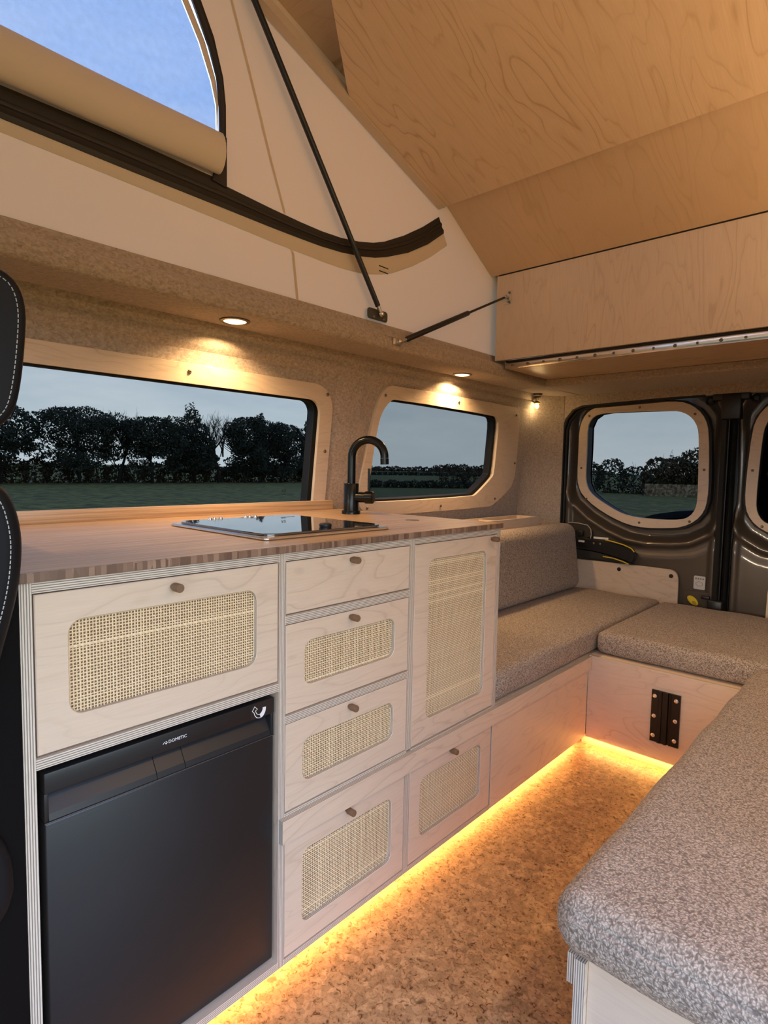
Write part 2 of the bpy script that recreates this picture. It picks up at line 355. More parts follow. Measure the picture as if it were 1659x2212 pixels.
def offset(p, d):
    """move a ccw outline outward by d"""
    out = []; n = len(p)
    for i in range(n):
        a, b_, c = V(p[i-1]), V(p[i]), V(p[(i+1) % n])
        e1 = (b_-a); e2 = (c-b_)
        if e1.length < 1e-9: e1 = e2
        if e2.length < 1e-9: e2 = e1
        e1.normalize(); e2.normalize()
        n1 = V((e1.y, -e1.x)); n2 = V((e2.y, -e2.x)); k = (n1+n2)
        if k.length < 1e-6: k = n1.copy()
        k.normalize(); s = d/max(.35, k.dot(n1)); out.append((b_.x+k.x*s, b_.y+k.y*s))
    return out
def smooth_loop(p, it=2):
    for _ in range(it):
        q = []
        for i in range(len(p)):
            a, b_ = p[i], p[(i+1) % len(p)]
            q += [(a[0]*.75+b_[0]*.25, a[1]*.75+b_[1]*.25), (a[0]*.25+b_[0]*.75, a[1]*.25+b_[1]*.75)]
        p = q
    return p
def plate(name, outline, holes, O, U_, V_, th, mats, parent=None, ch=.0008, swap=False, smooth=False, n_dir=1, sheet=False):
    """flat board cut to an outline with holes; O, U_, V_ frame; front face at O, body th behind it"""
    O, U_, V_ = V(O), V(U_).normalized(), V(V_).normalized(); Nn = U_.cross(V_)*n_dir
    loops = [ccw(outline)]+[list(reversed(ccw(h))) for h in holes]
    vs, fs, uv, mi = [], [], [], []
    P3 = lambda p, d: O+U_*p[0]+V_*p[1]-Nn*d
    inn = [offset(ccw(outline), -ch)]+[list(reversed(offset(ccw(h), ch))) for h in holes]
    tri = tessellate_polygon([[V((a, b_, 0)) for a, b_ in l] for l in inn])
    flat = [p for l in inn for p in l]
    flip = n_dir < 0
    guv = (lambda p: (p[1], p[0])) if swap else (lambda p: p)
    base = 0; nfl = len(flat)
    vs += [P3(p, 0) for p in flat]; vs += [P3(p, th) for p in flat]
    def tri_ccw(t):
        a, b_, c = (flat[i] for i in t)
        return list(t) if (b_[0]-a[0])*(c[1]-a[1])-(b_[1]-a[1])*(c[0]-a[0]) > 0 else list(reversed(t))
    for t in tri:
        t = tri_ccw(t)
        q = t if not flip else t[::-1]
        fs.append(tuple(q)); uv.append([guv(flat[i]) for i in q]); mi.append(0)
        if sheet: continue
        q = [i+nfl for i in (t[::-1] if not flip else t)]
        fs.append(tuple(q)); uv.append([guv(flat[i-nfl]) for i in q]); mi.append(0)
    k0 = 0
    for l, li in zip([] if sheet else loops, inn):
        n = len(l); b0 = len(vs)
        vs += [P3(p, ch) for p in l]; vs += [P3(p, th-ch) for p in l]
        s = 0; arc = [0]
        for i in range(n): s += (V(l[(i+1) % n])-V(l[i])).length; arc.append(s)
        for i in range(n):
            j = (i+1) % n
            for A_, B_, Cc, D_, da, db, mt in ((k0+i, k0+j, b0+j, b0+i, 0, ch, 0), (b0+i, b0+j, b0+n+j, b0+n+i, ch, th-ch, 1), (b0+n+i, b0+n+j, nfl+k0+j, nfl+k0+i, th-ch, th, 1)):
                q = (A_, D_, Cc, B_); uq = [(arc[i], da), (arc[i], db), (arc[i+1], db), (arc[i+1], da)]
                if flip: q = q[::-1]; uq = uq[::-1]
                fs.append(q); uv.append(uq); mi.append(mt)
        k0 += n
    mats = mats if isinstance(mats, (list, tuple)) else [mats]
    if len(mats) == 1: mi = [0]*len(fs)
    return mesh(name, vs, fs, mats, parent, uv=uv, mi=mi)
def frame_of(d):
    d = V(d).normalized(); a = V((0, 0, 1)) if abs(d.z) < .9 else V((1, 0, 0))
    x = d.cross(a).normalized(); return x, d.cross(x).normalized(), d
def tube_data(pts, rad, seg=12, cap=True, closed=False):
    pts = [V(p) for p in pts]; n = len(pts); rad = rad if isinstance(rad, (list, tuple)) else [rad]*n
    vs, fs = [], []; px = None
    for i, p in enumerate(pts):
        d = (pts[min(i+1, n-1)]-pts[max(i-1, 0)]) if not closed else (pts[(i+1) % n]-pts[i-1])
        d.normalize()
        if px is None: px, _, _ = frame_of(d)
        px = (px-d*px.dot(d)).normalized(); py = d.cross(px)
        for k in range(seg):
            a = 2*PI*k/seg; vs.append(p+px*math.cos(a)*rad[i]+py*math.sin(a)*rad[i])
    for i in range(n if closed else n-1):
        j = (i+1) % n
        for k in range(seg):
            l = (k+1) % seg; fs.append((i*seg+k, i*seg+l, j*seg+l, j*seg+k))
    if cap and not closed:
        fs.append(tuple(range(seg-1, -1, -1))); fs.append(tuple((n-1)*seg+k for k in range(seg)))
    return vs, fs
def tube(name, pts, rad, m_, parent=None, seg=12, closed=False):
    vs, fs = tube_data(pts, rad, seg, True, closed); return mesh(name, vs, fs, m_, parent, smooth=True, auto=math.radians(50))
def lathe_data(prof, O, d, seg=24):
    x, y, d = frame_of(d); O = V(O); vs, fs = [], []
    for r_, h in prof:
        for k in range(seg):
            a = 2*PI*k/seg; vs.append(O+d*h+(x*math.cos(a)+y*math.sin(a))*max(r_, 1e-5))
    for i in range(len(prof)-1):
        for k in range(seg):
            l = (k+1) % seg; fs.append((i*seg+k, i*seg+l, (i+1)*seg+l, (i+1)*seg+k))
    return vs, fs
def lathe(name, prof, O, d, m_, parent=None, seg=24, auto=40):
    vs, fs = lathe_data(prof, O, d, seg); return mesh(name, vs, fs, m_, parent, smooth=True, auto=math.radians(auto))
def extrude(name, prof, axis, a0, a1, m_, parent=None, smooth=True, steps=1, auto=60):
    """closed profile (two coords other than axis, in order) swept along axis"""
    vs, fs = [], []; n = len(prof)
    for s in range(steps+1):
        a = a0+(a1-a0)*s/steps
        for p in prof:
            q = list(p); q.insert(axis, a); vs.append(tuple(q))
    for s in range(steps):
        for i in range(n):
            j = (i+1) % n; fs.append((s*n+i, s*n+j, (s+1)*n+j, (s+1)*n+i))
    fs.append(tuple(range(n-1, -1, -1))); fs.append(tuple(steps*n+i for i in range(n)))
    bm = bmesh.new(); vv = [bm.verts.new(v) for v in vs]
    for q in fs: bm.faces.new([vv[i] for i in q])
    bmesh.ops.recalc_face_normals(bm, faces=bm.faces)
    bm.verts.index_update(); vs = [tuple(v.co) for v in bm.verts]; fs = [[v.index for v in q.verts] for q in bm.faces]; bm.free()
    uv, _ = boxuv(vs, fs, axis)
    return mesh(name, vs, fs, m_, parent, smooth=smooth, uv=uv, auto=math.radians(auto))
_scr = {}
def screw(parent, p, n, r=.0045, m_=None, name='screw'):
    """domed screw head, shared mesh"""
    key = (r, name)
    if key not in _scr:
        vs, fs = lathe_data([(r, 0), (r, r*.25), (r*.75, r*.6), (r*.35, r*.75), (r*.3, r*.5), (0, r*.45)], (0, 0, 0), (0, 0, 1), 10)
        me = bpy.data.meshes.new(name); me.from_pydata([tuple(v) for v in vs], [], fs); me.materials.append(m_ or SCREW)
        me.polygons.foreach_set('use_smooth', [True]*len(me.polygons)); _scr[key] = me
    o = bpy.data.objects.new(name, _scr[key]); link(o, parent, p)
    o.rotation_euler = V(n).to_track_quat('Z', 'Y').to_euler(); return o
def cushion(name, b, rad, step, parent=None, m_=None, amp=.0, bulge=.0, tr=None, seam=True):
    """soft box: rounded edges, slightly crowned, surface roughened by curls of the cloth"""
    x0, x1, y0, y1, z0, z1 = b
    def ticks(a0, a1):
        n = max(2, int((a1-a0)/step)); return [a0+(a1-a0)*i/n for i in range(n+1)]
    T = [ticks(x0, x1), ticks(y0, y1), ticks(z0, z1)]
    idx, vs, fs = {}, [], []
    lo = V((x0+rad, y0+rad, z0+rad)); hi = V((x1-rad, y1-rad, z1-rad)); c = (V((x0, y0, z0))+V((x1, y1, z1)))/2; h = (V((x1, y1, z1))-V((x0, y0, z0)))/2
    def vert(i, j, k):
        if (i, j, k) in idx: return idx[(i, j, k)]
        p = V((T[0][i], T[1][j], T[2][k])); q = V((min(max(p[a], lo[a]), hi[a]) for a in range(3))); d = p-q
        if d.length > 1e-9: dn = d.normalized()
        else: dn = V((0, 0, 1))
        w_ = q+dn*rad
        uu, vv = (p.x-c.x)/h.x, (p.y-c.y)/h.y
        if p.z > c.z: w_.z += bulge*(1-uu**4)*(1-vv**4)
        ww = (p.z-c.z)/h.z
        if amp > 0:
            s = noise.noise(w_*190); w_ = w_+dn*amp*s
        w_ = w_+dn*(.004*noise.noise(w_*7)) if bulge > 0 else w_
        if seam: w_ = w_-dn*.0035*math.exp(-((ww-.55)/.10)**2)*(1 if abs(d.z) < rad*.98 else 0)
        idx[(i, j, k)] = len(vs); vs.append(tr(w_) if tr else w_); return len(vs)-1
    nx, ny, nz_ = (len(t)-1 for t in T)
    for i in range(nx):
        for j in range(ny):
            fs.append((vert(i, j, nz_), vert(i+1, j, nz_), vert(i+1, j+1, nz_), vert(i, j+1, nz_)))
            fs.append((vert(i, j, 0), vert(i, j+1, 0), vert(i+1, j+1, 0), vert(i+1, j, 0)))
    for i in range(nx):
        for k in range(nz_):
            fs.append((vert(i, 0, k), vert(i+1, 0, k), vert(i+1, 0, k+1), vert(i, 0, k+1)))
            fs.append((vert(i, ny, k), vert(i, ny, k+1), vert(i+1, ny, k+1), vert(i+1, ny, k)))
    for j in range(ny):
        for k in range(nz_):
            fs.append((vert(0, j, k), vert(0, j, k+1), vert(0, j+1, k+1), vert(0, j+1, k)))
            fs.append((vert(nx, j, k), vert(nx, j+1, k), vert(nx, j+1, k+1), vert(nx, j, k+1)))
    return mesh(name, vs, fs, m_ or BOUCLE, parent, smooth=True)
def text(name, s, size, O, U_, V_, m_, parent, ext=.0002, align='LEFT'):
    cu = bpy.data.curves.new(name, 'FONT'); cu.body = s; cu.size = size; cu.extrude = ext; cu.align_x = align; cu.resolution_u = 3
    cu.materials.append(m_)
    tmp = bpy.data.objects.new('tmp_text', cu); me = bpy.data.meshes.new_from_object(tmp); bpy.data.objects.remove(tmp); me.name = name
    o = bpy.data.objects.new(name, me); link(o, parent, O)
    U_, V_ = V(U_).normalized(), V(V_).normalized(); n = U_.cross(V_); mm = Matrix.Identity(3)
    for i in range(3): mm[i][0], mm[i][1], mm[i][2] = U_[i], V_[i], n[i]
    o.rotation_euler = mm.to_euler(); return o

# ================================================================== SETTING
XC = 0.221                       # centre line of the van
def struct(o): o['kind'] = 'structure'; return o
struct(bbox('floor', (-.80, 1.24, -1.8, 2.98, -.03, 0), CORK, bev=0))
# left side wall, leaning inwards towards the top
WS = .11
WO = V((-.68, 0, .875)); WU = V((0, 1, 0)); WV = V((WS, 0, 1)).normalized(); WN = V((1, 0, -WS)).normalized()
WK = math.sqrt(1+WS*WS)
def wz(y, z): return (y, (z-.875)*WK)
def wpt(y, z, off=0): return WO+WU*y+WV*((z-.875)*WK)+WN*off
F1o = [wz(*p) for p in rr(-.62, .80, 1.350, 1.270, .085, 8)]
F1i = [wz(*p) for p in rr(-.57, .84, 1.295, 1.217, .045, 8)]
f2o = [(1.645, 1.308), (2.515, 1.306), (2.555, 1.298), (2.585, 1.262), (2.61, .99), (2.60, .945), (2.575, .905), (2.45, .836), (2.40, .822), (1.60, .815), (1.53, .84), (1.505, .90), (1.533, 1.06), (1.548, 1.17), (1.575, 1.26), (1.605, 1.295)]
f2i = [(1.66, 1.258), (2.350, 1.250), (2.380, 1.243), (2.398, 1.215), (2.404, 1.12), (2.410, .985), (2.400, .965), (2.285, .888), (2.255, .878), (1.62, .868), (1.585, .880), (1.562, .915), (1.570, 1.064), (1.583, 1.17), (1.602, 1.215), (1.632, 1.247)]
F2o = smooth_loop([wz(*p) for p in f2o], 1); F2i = smooth_loop([wz(*p) for p in f2i], 1)
cabw = [wz(*p) for p in rr(-1.6, .86, -.78, 1.30, .06)]
struct(plate('wall_left', [wz(-1.8, .0), wz(2.80, .0), wz(2.80, 1.45), wz(-1.8, 1.45)], [offset(ccw(F1i), .014), offset(ccw(F2i), .014), cabw], WO, WU, WV, .03, CARPET))
# the van's steel skin outside the lining
struct(plate('wall_left_outer', [wz(-1.8, -.3), wz(2.95, -.3), wz(2.95, 1.45), wz(-1.8, 1.45)], [offset(ccw(F1i), .02), offset(ccw(F2i), .02), cabw], WO-WN*.036, WU, WV, .004, PAINT))
for k, (fi, gm) in enumerate(((F1i, GL1), (F2i, GL2))):
    fi = ccw(fi)
    e = bpy.data.objects.new('window_%d' % (k+1), None); link(e, None, WO+WU*(.4 if k == 0 else 2.0)); struct(e)
    plate('glass_pane', offset(fi, .012), [], WO-WN*.048, WU, WV, .003, gm, e)
    plate('rubber_seal', offset(fi, .013), [offset(fi, -.006)], WO-WN*.0135, WU, WV, .034, RUBBER, e)
    if k == 0:
        text('glass_marking', 'AS1', .014, wpt(1.205, .905, -.0475), WU, WV, RUBBER, e)
        text('glass_marking', '43R-001', .006, wpt(1.205, .896, -.0475), WU, WV, RUBBER, e)
# roll in the lining above the windows and the carpeted post between them
def wprof(z, o): return (lambda q: (q.x, q.z))(wpt(0, z, o))
struct(extrude('trim_1', [wprof(1.305, -.002), wprof(1.317, .006), wprof(1.332, .012), wprof(1.345, .009), wprof(1.352, .002), wprof(1.360, .005), wprof(1.378, .014), wprof(1.40, .016), wprof(1.41, -.002)], 1, -1.7, 2.78, CARPET))
pv, pf = [], []
prof_p = [(0, -.001), (.012, .008), (.03, .013), (.10, .012), (.125, .010), (.135, .016), (.142, .010), (.19, .006), (.21, -.001)]
ZZ = [.80+.61*i/16 for i in range(17)]
for z in ZZ:
    t_ = (z-.8)/.6
    for s, o in prof_p: pv.append(wpt(1.345+s*(.85)+t_*.03, z, o*.8))
n_ = len(prof_p)
for i in range(16):
    for j in range(n_-1): pf.append((i*n_+j, i*n_+j+1, (i+1)*n_+j+1, (i+1)*n_+j))
struct(mesh('trim_2', pv, pf, CARPET, smooth=True))
# angled carpeted rear post and header over the rear doors
vs, fs = [], []
NR, NC = 12, 9
for a in range(NR+1):
    z = .45+.955*a/NR; p0 = wpt(2.69, z, .001); p2 = V((-.535, 2.868, z)); p1 = V((p0.x+.012, 2.815, z))
    for b_ in range(NC+1):
        t_ = b_/NC; vs.append(p0*(1-t_)**2+p1*(2*t_*(1-t_))+p2*t_*t_)
    vs += [V((-.535, 2.93, z)), V((-.78, 2.93, z))]
W_ = NC+3
for a in range(NR):
    for b_ in range(W_-1): fs.append((a*W_+b_, a*W_+b_+1, (a+1)*W_+b_+1, (a+1)*W_+b_))
struct(mesh('wall_rear', vs, fs, CARPET, smooth=True, auto=math.radians(45)))
hd = [(-.545, .5), (-.545, 1.23), (-.515, 1.29), (-.455, 1.333), (-.10, 1.345), (.35, 1.345)]
hd = [(-.545, 1.22), (-.528, 1.27), (-.49, 1.315), (-.44, 1.333), (-.05, 1.345), (.49, 1.345), (.88, 1.333), (.93, 1.315), (.97, 1.27), (.987, 1.22), (1.12, 1.22), (1.12, 1.42), (-.68, 1.42), (-.68, 1.22)]
struct(plate('wall_rear_header', hd, [], (0, 2.872, 0), (1, 0, 0), (0, 0, 1), .05, CARPET))
struct(bbox('wall_rear_post', (.985, 1.14, 2.86, 2.94, 0, 1.42), CARPET, bev=.004))
# soffits (carpeted boxing round the roof opening)
sof = [(-.66, 1.386), (-.460, 1.382), (-.449, 1.384), (-.445, 1.391), (-.448, 1.415), (-.453, 1.428), (-.462, 1.4345), (-.476, 1.437), (-.488, 1.442), (-.496, 1.452), (-.500, 1.465), (-.506, 1.475), (-.516, 1.479), (-.66, 1.479)]
struct(extrude('trim_3', sof, 1, -.95, 2.86, CARPET, steps=1, auto=75))
struct(extrude('trim_4', [(2*XC-x, z) for x, z in sof], 1, -.95, 2.86, CARPET, auto=75))
sofr = [(2.90, 1.386), (2.502, 1.382), (2.491, 1.384), (2.487, 1.391), (2.489, 1.413), (2.90, 1.413)]
struct(extrude('trim_5', sofr, 0, -.60, 1.05, CARPET, auto=75))
# right side (behind and beside the camera): sliding-door opening, window, cab
RO = V((2*XC+.68, 0, .875)); RV = V((-WS, 0, 1)).normalized()
door_gap = [wz(*p) for p in rr(-.62, .02, .70, 1.36, .06)]; rwin = [wz(*p) for p in rr(.95, .87, 2.45, 1.25, .06)]
cabr = [wz(*p) for p in rr(-1.6, .86, -.78, 1.30, .06)]
struct(plate('wall_right', [wz(-1.8, .0), wz(2.95, .0), wz(2.95, 1.45), wz(-1.8, 1.45)], [door_gap, rwin, cabr], RO, (0, 1, 0), RV, .04, CARPET, n_dir=-1))
e = bpy.data.objects.new('window_5', None); link(e, None, RO); struct(e)
plate('glass_pane', offset(ccw(rwin), .01), [], RO+V((.03, 0, 0)), (0, 1, 0), RV, .003, GL2, e, n_dir=-1)
struct(plate('wall_front', [(-.74, -.3), (1.18, -.3), (1.18, 1.45), (-.74, 1.45)], [rr(-.55, .92, .99, 1.34, .07)], (0, -1.8, 0), (1, 0, 0), (0, 0, 1), .05, BLACK))
struct(bbox('ceiling_cab', (-.66, 1.10, -1.84, -.90, 1.42, 1.47), CARPET, bev=0))
# roof shell of the pop top, hinged at the rear
A0, A1 = V((0, 1.7400, 1.938)), V((0, -.55, 1.938+2.29*math.tan(math.radians(17.75))))
B1 = V((0, 2.102, 1.787))
shell = [(A1.y, A1.z+.065), (1.70, 2.032), (2.12, 1.806), (2.58, 1.60), (2.58, 1.413), (2.62, 1.413), (2.62, 1.64), (2.12, 1.85), (1.74, 2.075), (A1.y, A1.z+.10)]
struct(extrude('ceiling', shell, 0, -.56, 1.0, CEIL, auto=10, smooth=False))
zt = lambda y: A0.z+(A0.y-y)*math.tan(math.radians(17.75)) if y < 1.74 else (1.938-(y-1.74)*.4171 if y < 2.12 else 1.78-(y-2.12)*.44)
cvx = -.507
# ------------------------------------------------------------------ canvas side of the pop top with its zipped window
cs = thing('canvas_side_wall', 'peach canvas side of the raised roof with zipped window', 'canvas', (cvx, 1.0, 1.46))
win_i = [(-.45, 1.748), (.840, 1.748), (.840, 1.827), (.8405, 1.894), (.833, 1.956), (.811, 2.019), (.767, 2.102), (.70, 2.19), (.55, 2.31), (-.2, 2.52), (-.45, 2.55)]
outl = [(-.55, 1.455), (2.58, 1.415), (2.58, 1.61), (2.12, 1.82), (1.70, 2.045), (-.55, A1.z+.08)]
plate('canvas_panel', outl, [win_i], (cvx, 0, 0), (0, 1, 0), (0, 0, 1), .0015, CANVAS, cs, ch=.0002, sheet=True)
plate('canvas_panel', [(2*.0+a, b_) for a, b_ in outl], [], (2*XC-cvx, 0, 0), (0, 1, 0), (0, 0, 1), .0015, CANVAS, None, ch=.0002, n_dir=-1, sheet=True).name = 'canvas_far_wall'
tag(bpy.data.objects['canvas_far_wall'], 'plain peach canvas on the opposite side of raised roof', 'canvas')
fr_ = plate('canvas_front_wall', [(-.52, 1.42), (.97, 1.42), (.97, A1.z), (-.52, A1.z)], [], (0, -.55, 0), (1, 0, 0), (0, 0, 1), .0015, CANVAS, None, ch=.0002, n_dir=-1, sheet=True)
tag(fr_, 'plain peach canvas at the front of raised roof', 'canvas')
plate('insect_screen', [(-.44, 1.70), (.832, 1.70), (.8335, 1.84), (.832, 1.893), (.818, 1.945), (.786, 2.02), (.742, 2.092), (.55, 2.28), (-.2, 2.5), (-.44, 2.53)], [], (cvx-.006, 0, 0), (0, 1, 0), (0, 0, 1), .0006, MESHC, cs, ch=.0001)
tp = [(.834, 1.80), (.8345, 1.84), (.833, 1.893), (.819, 1.945), (.787, 2.02), (.743, 2.092), (.60, 2.24)]
vs, fs = [], []
for i, (y, z) in enumerate(tp):
    wd = .002+.017*min(1, max(0, (z-1.86)/.1))
    vs += [(cvx-.004, y, z), (cvx-.004, y+wd*.86-.0, z+wd*.5), (cvx-.001, y+wd*.43, z+wd*.25)]
for i in range(len(tp)-1):
    a = i*3; fs += [(a, a+2, a+5, a+3), (a+2, a+1, a+4, a+5)]
mesh('screen_tape', vs, fs, FLAPC, cs, smooth=True)
# zip tracks: a curved black band along the bottom and one up the side of the window
ztop = [(-.45, 1.708), (.36, 1.709), (.58, 1.711), (.853, 1.706), (1.00, 1.697), (1.102, 1.693), (1.18, 1.692), (1.26, 1.696), (1.335, 1.707), (1.40, 1.722), (1.453, 1.741), (1.552, 1.790), (1.65, 1.848), (1.741, 1.911)]
zbot = [(-.45, 1.660), (.36, 1.657), (.58, 1.653), (.853, 1.650), (1.00, 1.648), (1.102, 1.648), (1.18, 1.649), (1.26, 1.654), (1.346, 1.665), (1.41, 1.678), (1.465, 1.695), (1.575, 1.739), (1.68, 1.797), (1.772, 1.862)]
def band(name, top, bot, lanes, m_, parent, sub=4):
    vs, fs = [], []; T_, B_ = [], []
    for i in range(len(top)-1):
        for s in range(sub):
            k = s/sub; T_.append(V(top[i]).lerp(V(top[i+1]), k)); B_.append(V(bot[i]).lerp(V(bot[i+1]), k))
    T_.append(V(top[-1])); B_.append(V(bot[-1]))
    n = len(lanes)
    for a, b_ in zip(T_, B_):
        for k, d in lanes: p = a.lerp(b_, k); vs.append((cvx+d, p.x, p.y))
    for i in range(len(T_)-1):
        for j in range(n-1): fs.append((i*n+j, (i+1)*n+j, (i+1)*n+j+1, i*n+j+1))
    return mesh(name, vs, fs, m_, parent, smooth=True, auto=math.radians(40))
ZIP = mat('black_zip_tape', (.018, .014, .012), .55); ZIPT = mat('brown_zip_teeth', (.05, .035, .02), .35, .4)
band('zip_tape', ztop, zbot, [(0, .0005), (.0, .003), (.32, .003), (.36, .006), (.44, .007), (.52, .006), (.56, .003), (.70, .004), (.82, .007), (.92, .005), (1, .003), (1, .0005)], ZIP, cs)
t2 = [(y, z+.007) for y, z in ztop[1:5]]; zz = [(-.45, 1.708), (.36, 1.709), (.58, 1.711), (.850, 1.706)]; band('zip_tape', [(y, z+.010) for y, z in zz], [(y, z-.001) for y, z in zz], [(0, .001), (.2, .003), (.8, .003), (1, .001)], ZIPT, cs)
sidez_o = [(.857, 1.702), (.8575, 1.807), (.857, 1.901), (.8495, 1.964), (.824, 2.047), (.784, 2.122), (.72, 2.21), (.56, 2.33)]
sidez_i = [(.838, 1.702), (.839, 1.807), (.839, 1.894), (.8325, 1.956), (.810, 2.019), (.766, 2.102), (.70, 2.19), (.55, 2.31)]
band('zip_tape', sidez_o, sidez_i, [(0, .0), (0, .003), (.35, .004), (.5, .007), (.65, .004), (1, .003), (1, -.003)], ZIP, cs)
plate('zip_end_flap', [(.857, 1.70), (.857, 1.822), (.836, 1.825), (.838, 1.80), (.834, 1.775), (.822, 1.74), (.815, 1.705)], [], (cvx+.008, 0, 0), (0, 1, 0), (0, 0, 1), .004, ZIP, cs)
# pale overlap strip under the zip
fbot = [(-.45, 1.633), (.36, 1.631), (.58, 1.625), (.853, 1.616), (1.00, 1.610), (1.102, 1.608), (1.20, 1.606), (1.28, 1.607), (1.36, 1.614), (1.44, 1.632), (1.50, 1.652), (1.60, 1.700), (1.70, 1.758), (1.796, 1.826)]
band('storm_flap', zbot, fbot, [(0, .0008), (.1, .0018), (.9, .0018), (1, .0003)], FLAPC, cs)
for z in (1.657, 1.641):
    bbox('stitched_mark', (cvx+.002, cvx+.003, 1.430, 1.474, z, z+.003), BLACK, cs, bev=0)
# rolled-up window cover
rp_, rr2 = [], []
for i in range(25):
    y = -.44+i*(.826+.44)/24; rp_.append((cvx+.024, y, 1.762+.0015*math.sin(y*9)))
vs, fs = [], []
SEG = 18
for i, p in enumerate(rp_):
    for k in range(SEG):
        a = 2*PI*k/SEG; rz = .052 if math.sin(a) > 0 else .047
        vs.append((p[0]+.030*math.cos(a), p[1], p[2]+rz*math.sin(a)))
for i in range(24):
    for k in range(SEG): fs.append((i*SEG+k, i*SEG+(k+1) % SEG, (i+1)*SEG+(k+1) % SEG, (i+1)*SEG+k))
fs.append(tuple(range(SEG))[::-1]); fs.append(tuple(24*SEG+k for k in range(SEG)))
mesh('rolled_window_cover', vs, fs, FLAPC, cs, smooth=True, auto=math.radians(60))
for sp_ in (((1.09, 1.46), (1.07, 1.60), (1.06, 1.612)), ((1.04, 1.70), (.99, 1.83), (.93, 2.0), (.86, 2.19))):
    vs = [(cvx+.0012, y+k, z) for y, z in sp_ for k in (0, .009)]
    mesh('canvas_seam', vs, [(2*i, 2*i+1, 2*i+3, 2*i+2) for i in range(len(sp_)-1)], SEAM, cs)

# ------------------------------------------------------------------ roof boards
AU = V((1, 0, 0)); AVd = V((0, A0.y-A1.y, A0.z-A1.z)).normalized()   # runs down to the rear
An = AU.cross(AVd)
bd = thing('bed_board', 'large birch plywood roof board nearest the camera, sloping overhead', 'roof board', (XC, 1.74, 1.938))
wX = .705
la = lambda y: (y-A0.y)/AVd.y
pa = [(-.478, 0), (-.478, la(1.262)), (-.462, la(1.236)), (-.318, la(1.042)), (-.12, la(.80)), (2*XC+.12, la(.80)), (2*XC+.318, la(1.042)), (2*XC+.478, la(1.25)), (2*XC+.478, 0)]
plate('board', pa, [], A0-An*(-.0), AU, AVd, .012, [CEIL, EDGE], bd, n_dir=-1, swap=True)
BVd = (B1-A0).normalized()
bd2 = thing('roof_panel', 'narrow birch plywood roof panel sloping down behind the large roof board', 'roof board', (XC, 2.1, 1.787))
B0 = V((0, 1.700, 2.015)); BVd = (B1-B0).normalized()
plate('board', [(-.504, 0), (-.504, (B1-B0).length), (2*XC+.482, (B1-B0).length), (2*XC+.482, 0)], [], B0, AU, BVd, .012, [CEIL2, EDGE], bd2, n_dir=-1, swap=True)
rl = thing('roof_rail', 'pale timber rail between canvas and sloping roof board', 'rail', (-.49, 1.74, 1.938))
vs = []
for y, dz in ((1.735, 0), (-.5, 0)):
    p = A0+AVd*((y-A0.y)/AVd.y)
    for x, d in ((-.502, .006), (-.472, .006), (-.472, -.02), (-.502, -.02)): q = p-An*0; vs.append((x, q.y, q.z-d))
mesh('rail', vs, [(0, 1, 2, 3), (7, 6, 5, 4), (0, 4, 5, 1), (1, 5, 6, 2), (2, 6, 7, 3), (3, 7, 4, 0)], mat('pale_timber', (.60, .47, .34), .6), rl)
cf = thing('bed_flap', 'upright birch plywood bed flap above the rear doors, held by a gas strut', 'bed flap', (XC, 2.11, 1.445))
plate('board', [(-.478, 1.445), (2*XC+.478, 1.445), (2*XC+.478, 1.783), (-.478, 1.783)], [], (0, 2.103, 0), (1, 0, 0), (0, 0, 1), .012, [BIRCH, EDGE], cf, swap=True)
bbox('dark_gap_strip', (-.47, 2*XC+.47, 2.103, 2.112, 1.7835, 1.7885), LINER, cf, bev=0)  # dark strip standing in for the shaded gap above the flap
ds = thing('bed_shelf', 'birch plywood bed shelf under the upright flap, seen from below', 'shelf', (XC, 2.3, 1.414))
ply('board', (-.440, .882, 2.122, 2.60, 1.4145, 1.441), 'z', 'x', ds, face=CEIL)
hg = thing('piano_hinge', 'long polished aluminium hinge strip along the bottom of the bed flap', 'hinge', (XC, 2.12, 1.42))
bbox('hinge_leaf', (-.435, .878, 2.1185, 2.1215, 1.4105, 1.4385), ALU, hg, bev=.0006, seg=1)
tube('hinge_pin', [(-.435, 2.117, 1.4405), (.878, 2.117, 1.4405)], .0032, LINER, hg, 8)
for i in range(19):
    x = -.405+i*.0685
    screw(hg, (x, 2.1185, 1.4235), (0, -1, 0), .006 if i % 2 else .0048, name='screw')

# ------------------------------------------------------------------ rear doors
def seg_dist(p, a, b_):
    ab_ = b_-a; t_ = max(0, min(1, (p-a).dot(ab_)/ab_.length_squared)); return (p-a-ab_*t_).length
Wout = [(-.461, 1.212), (-.445, 1.268), (-.414, 1.306), (-.364, 1.326), (-.162, 1.331), (-.019, 1.329), (.041, 1.319), (.089, 1.288), (.122, 1.243), (.138, 1.187), (.149, .983), (.149, .884), (.136, .827), (.104, .784), (.053, .754), (-.007, .743), (-.113, .736), (-.192, .745), (-.275, .776), (-.363, .824), (-.431, .880), (-.456, .933), (-.461, .984), (-.461, 1.112)]
Winn = [(-.417, 1.225), (-.401, 1.264), (-.370, 1.285), (-.314, 1.291), (-.017, 1.287), (.032, 1.275), (.068, 1.249), (.092, 1.207), (.099, 1.157), (.104, 1.045), (.108, .882), (.101, .837), (.080, .804), (.045, .787), (-.04, .781), (-.155, .784), (-.222, .797), (-.278, .823), (-.350, .864), (-.392, .898), (-.412, .940), (-.417, .984), (-.416, 1.112)]
WPV = [V(p) for p in Wout]
def inside(p, poly):
    c_ = False; j = len(poly)-1
    for i in range(len(poly)):
        if (poly[i].y > p.y) != (poly[j].y > p.y) and p.x < (poly[j].x-poly[i].x)*(p.y-poly[i].y)/(poly[j].y-poly[i].y)+poly[i].x: c_ = not c_
        j = i
    return c_
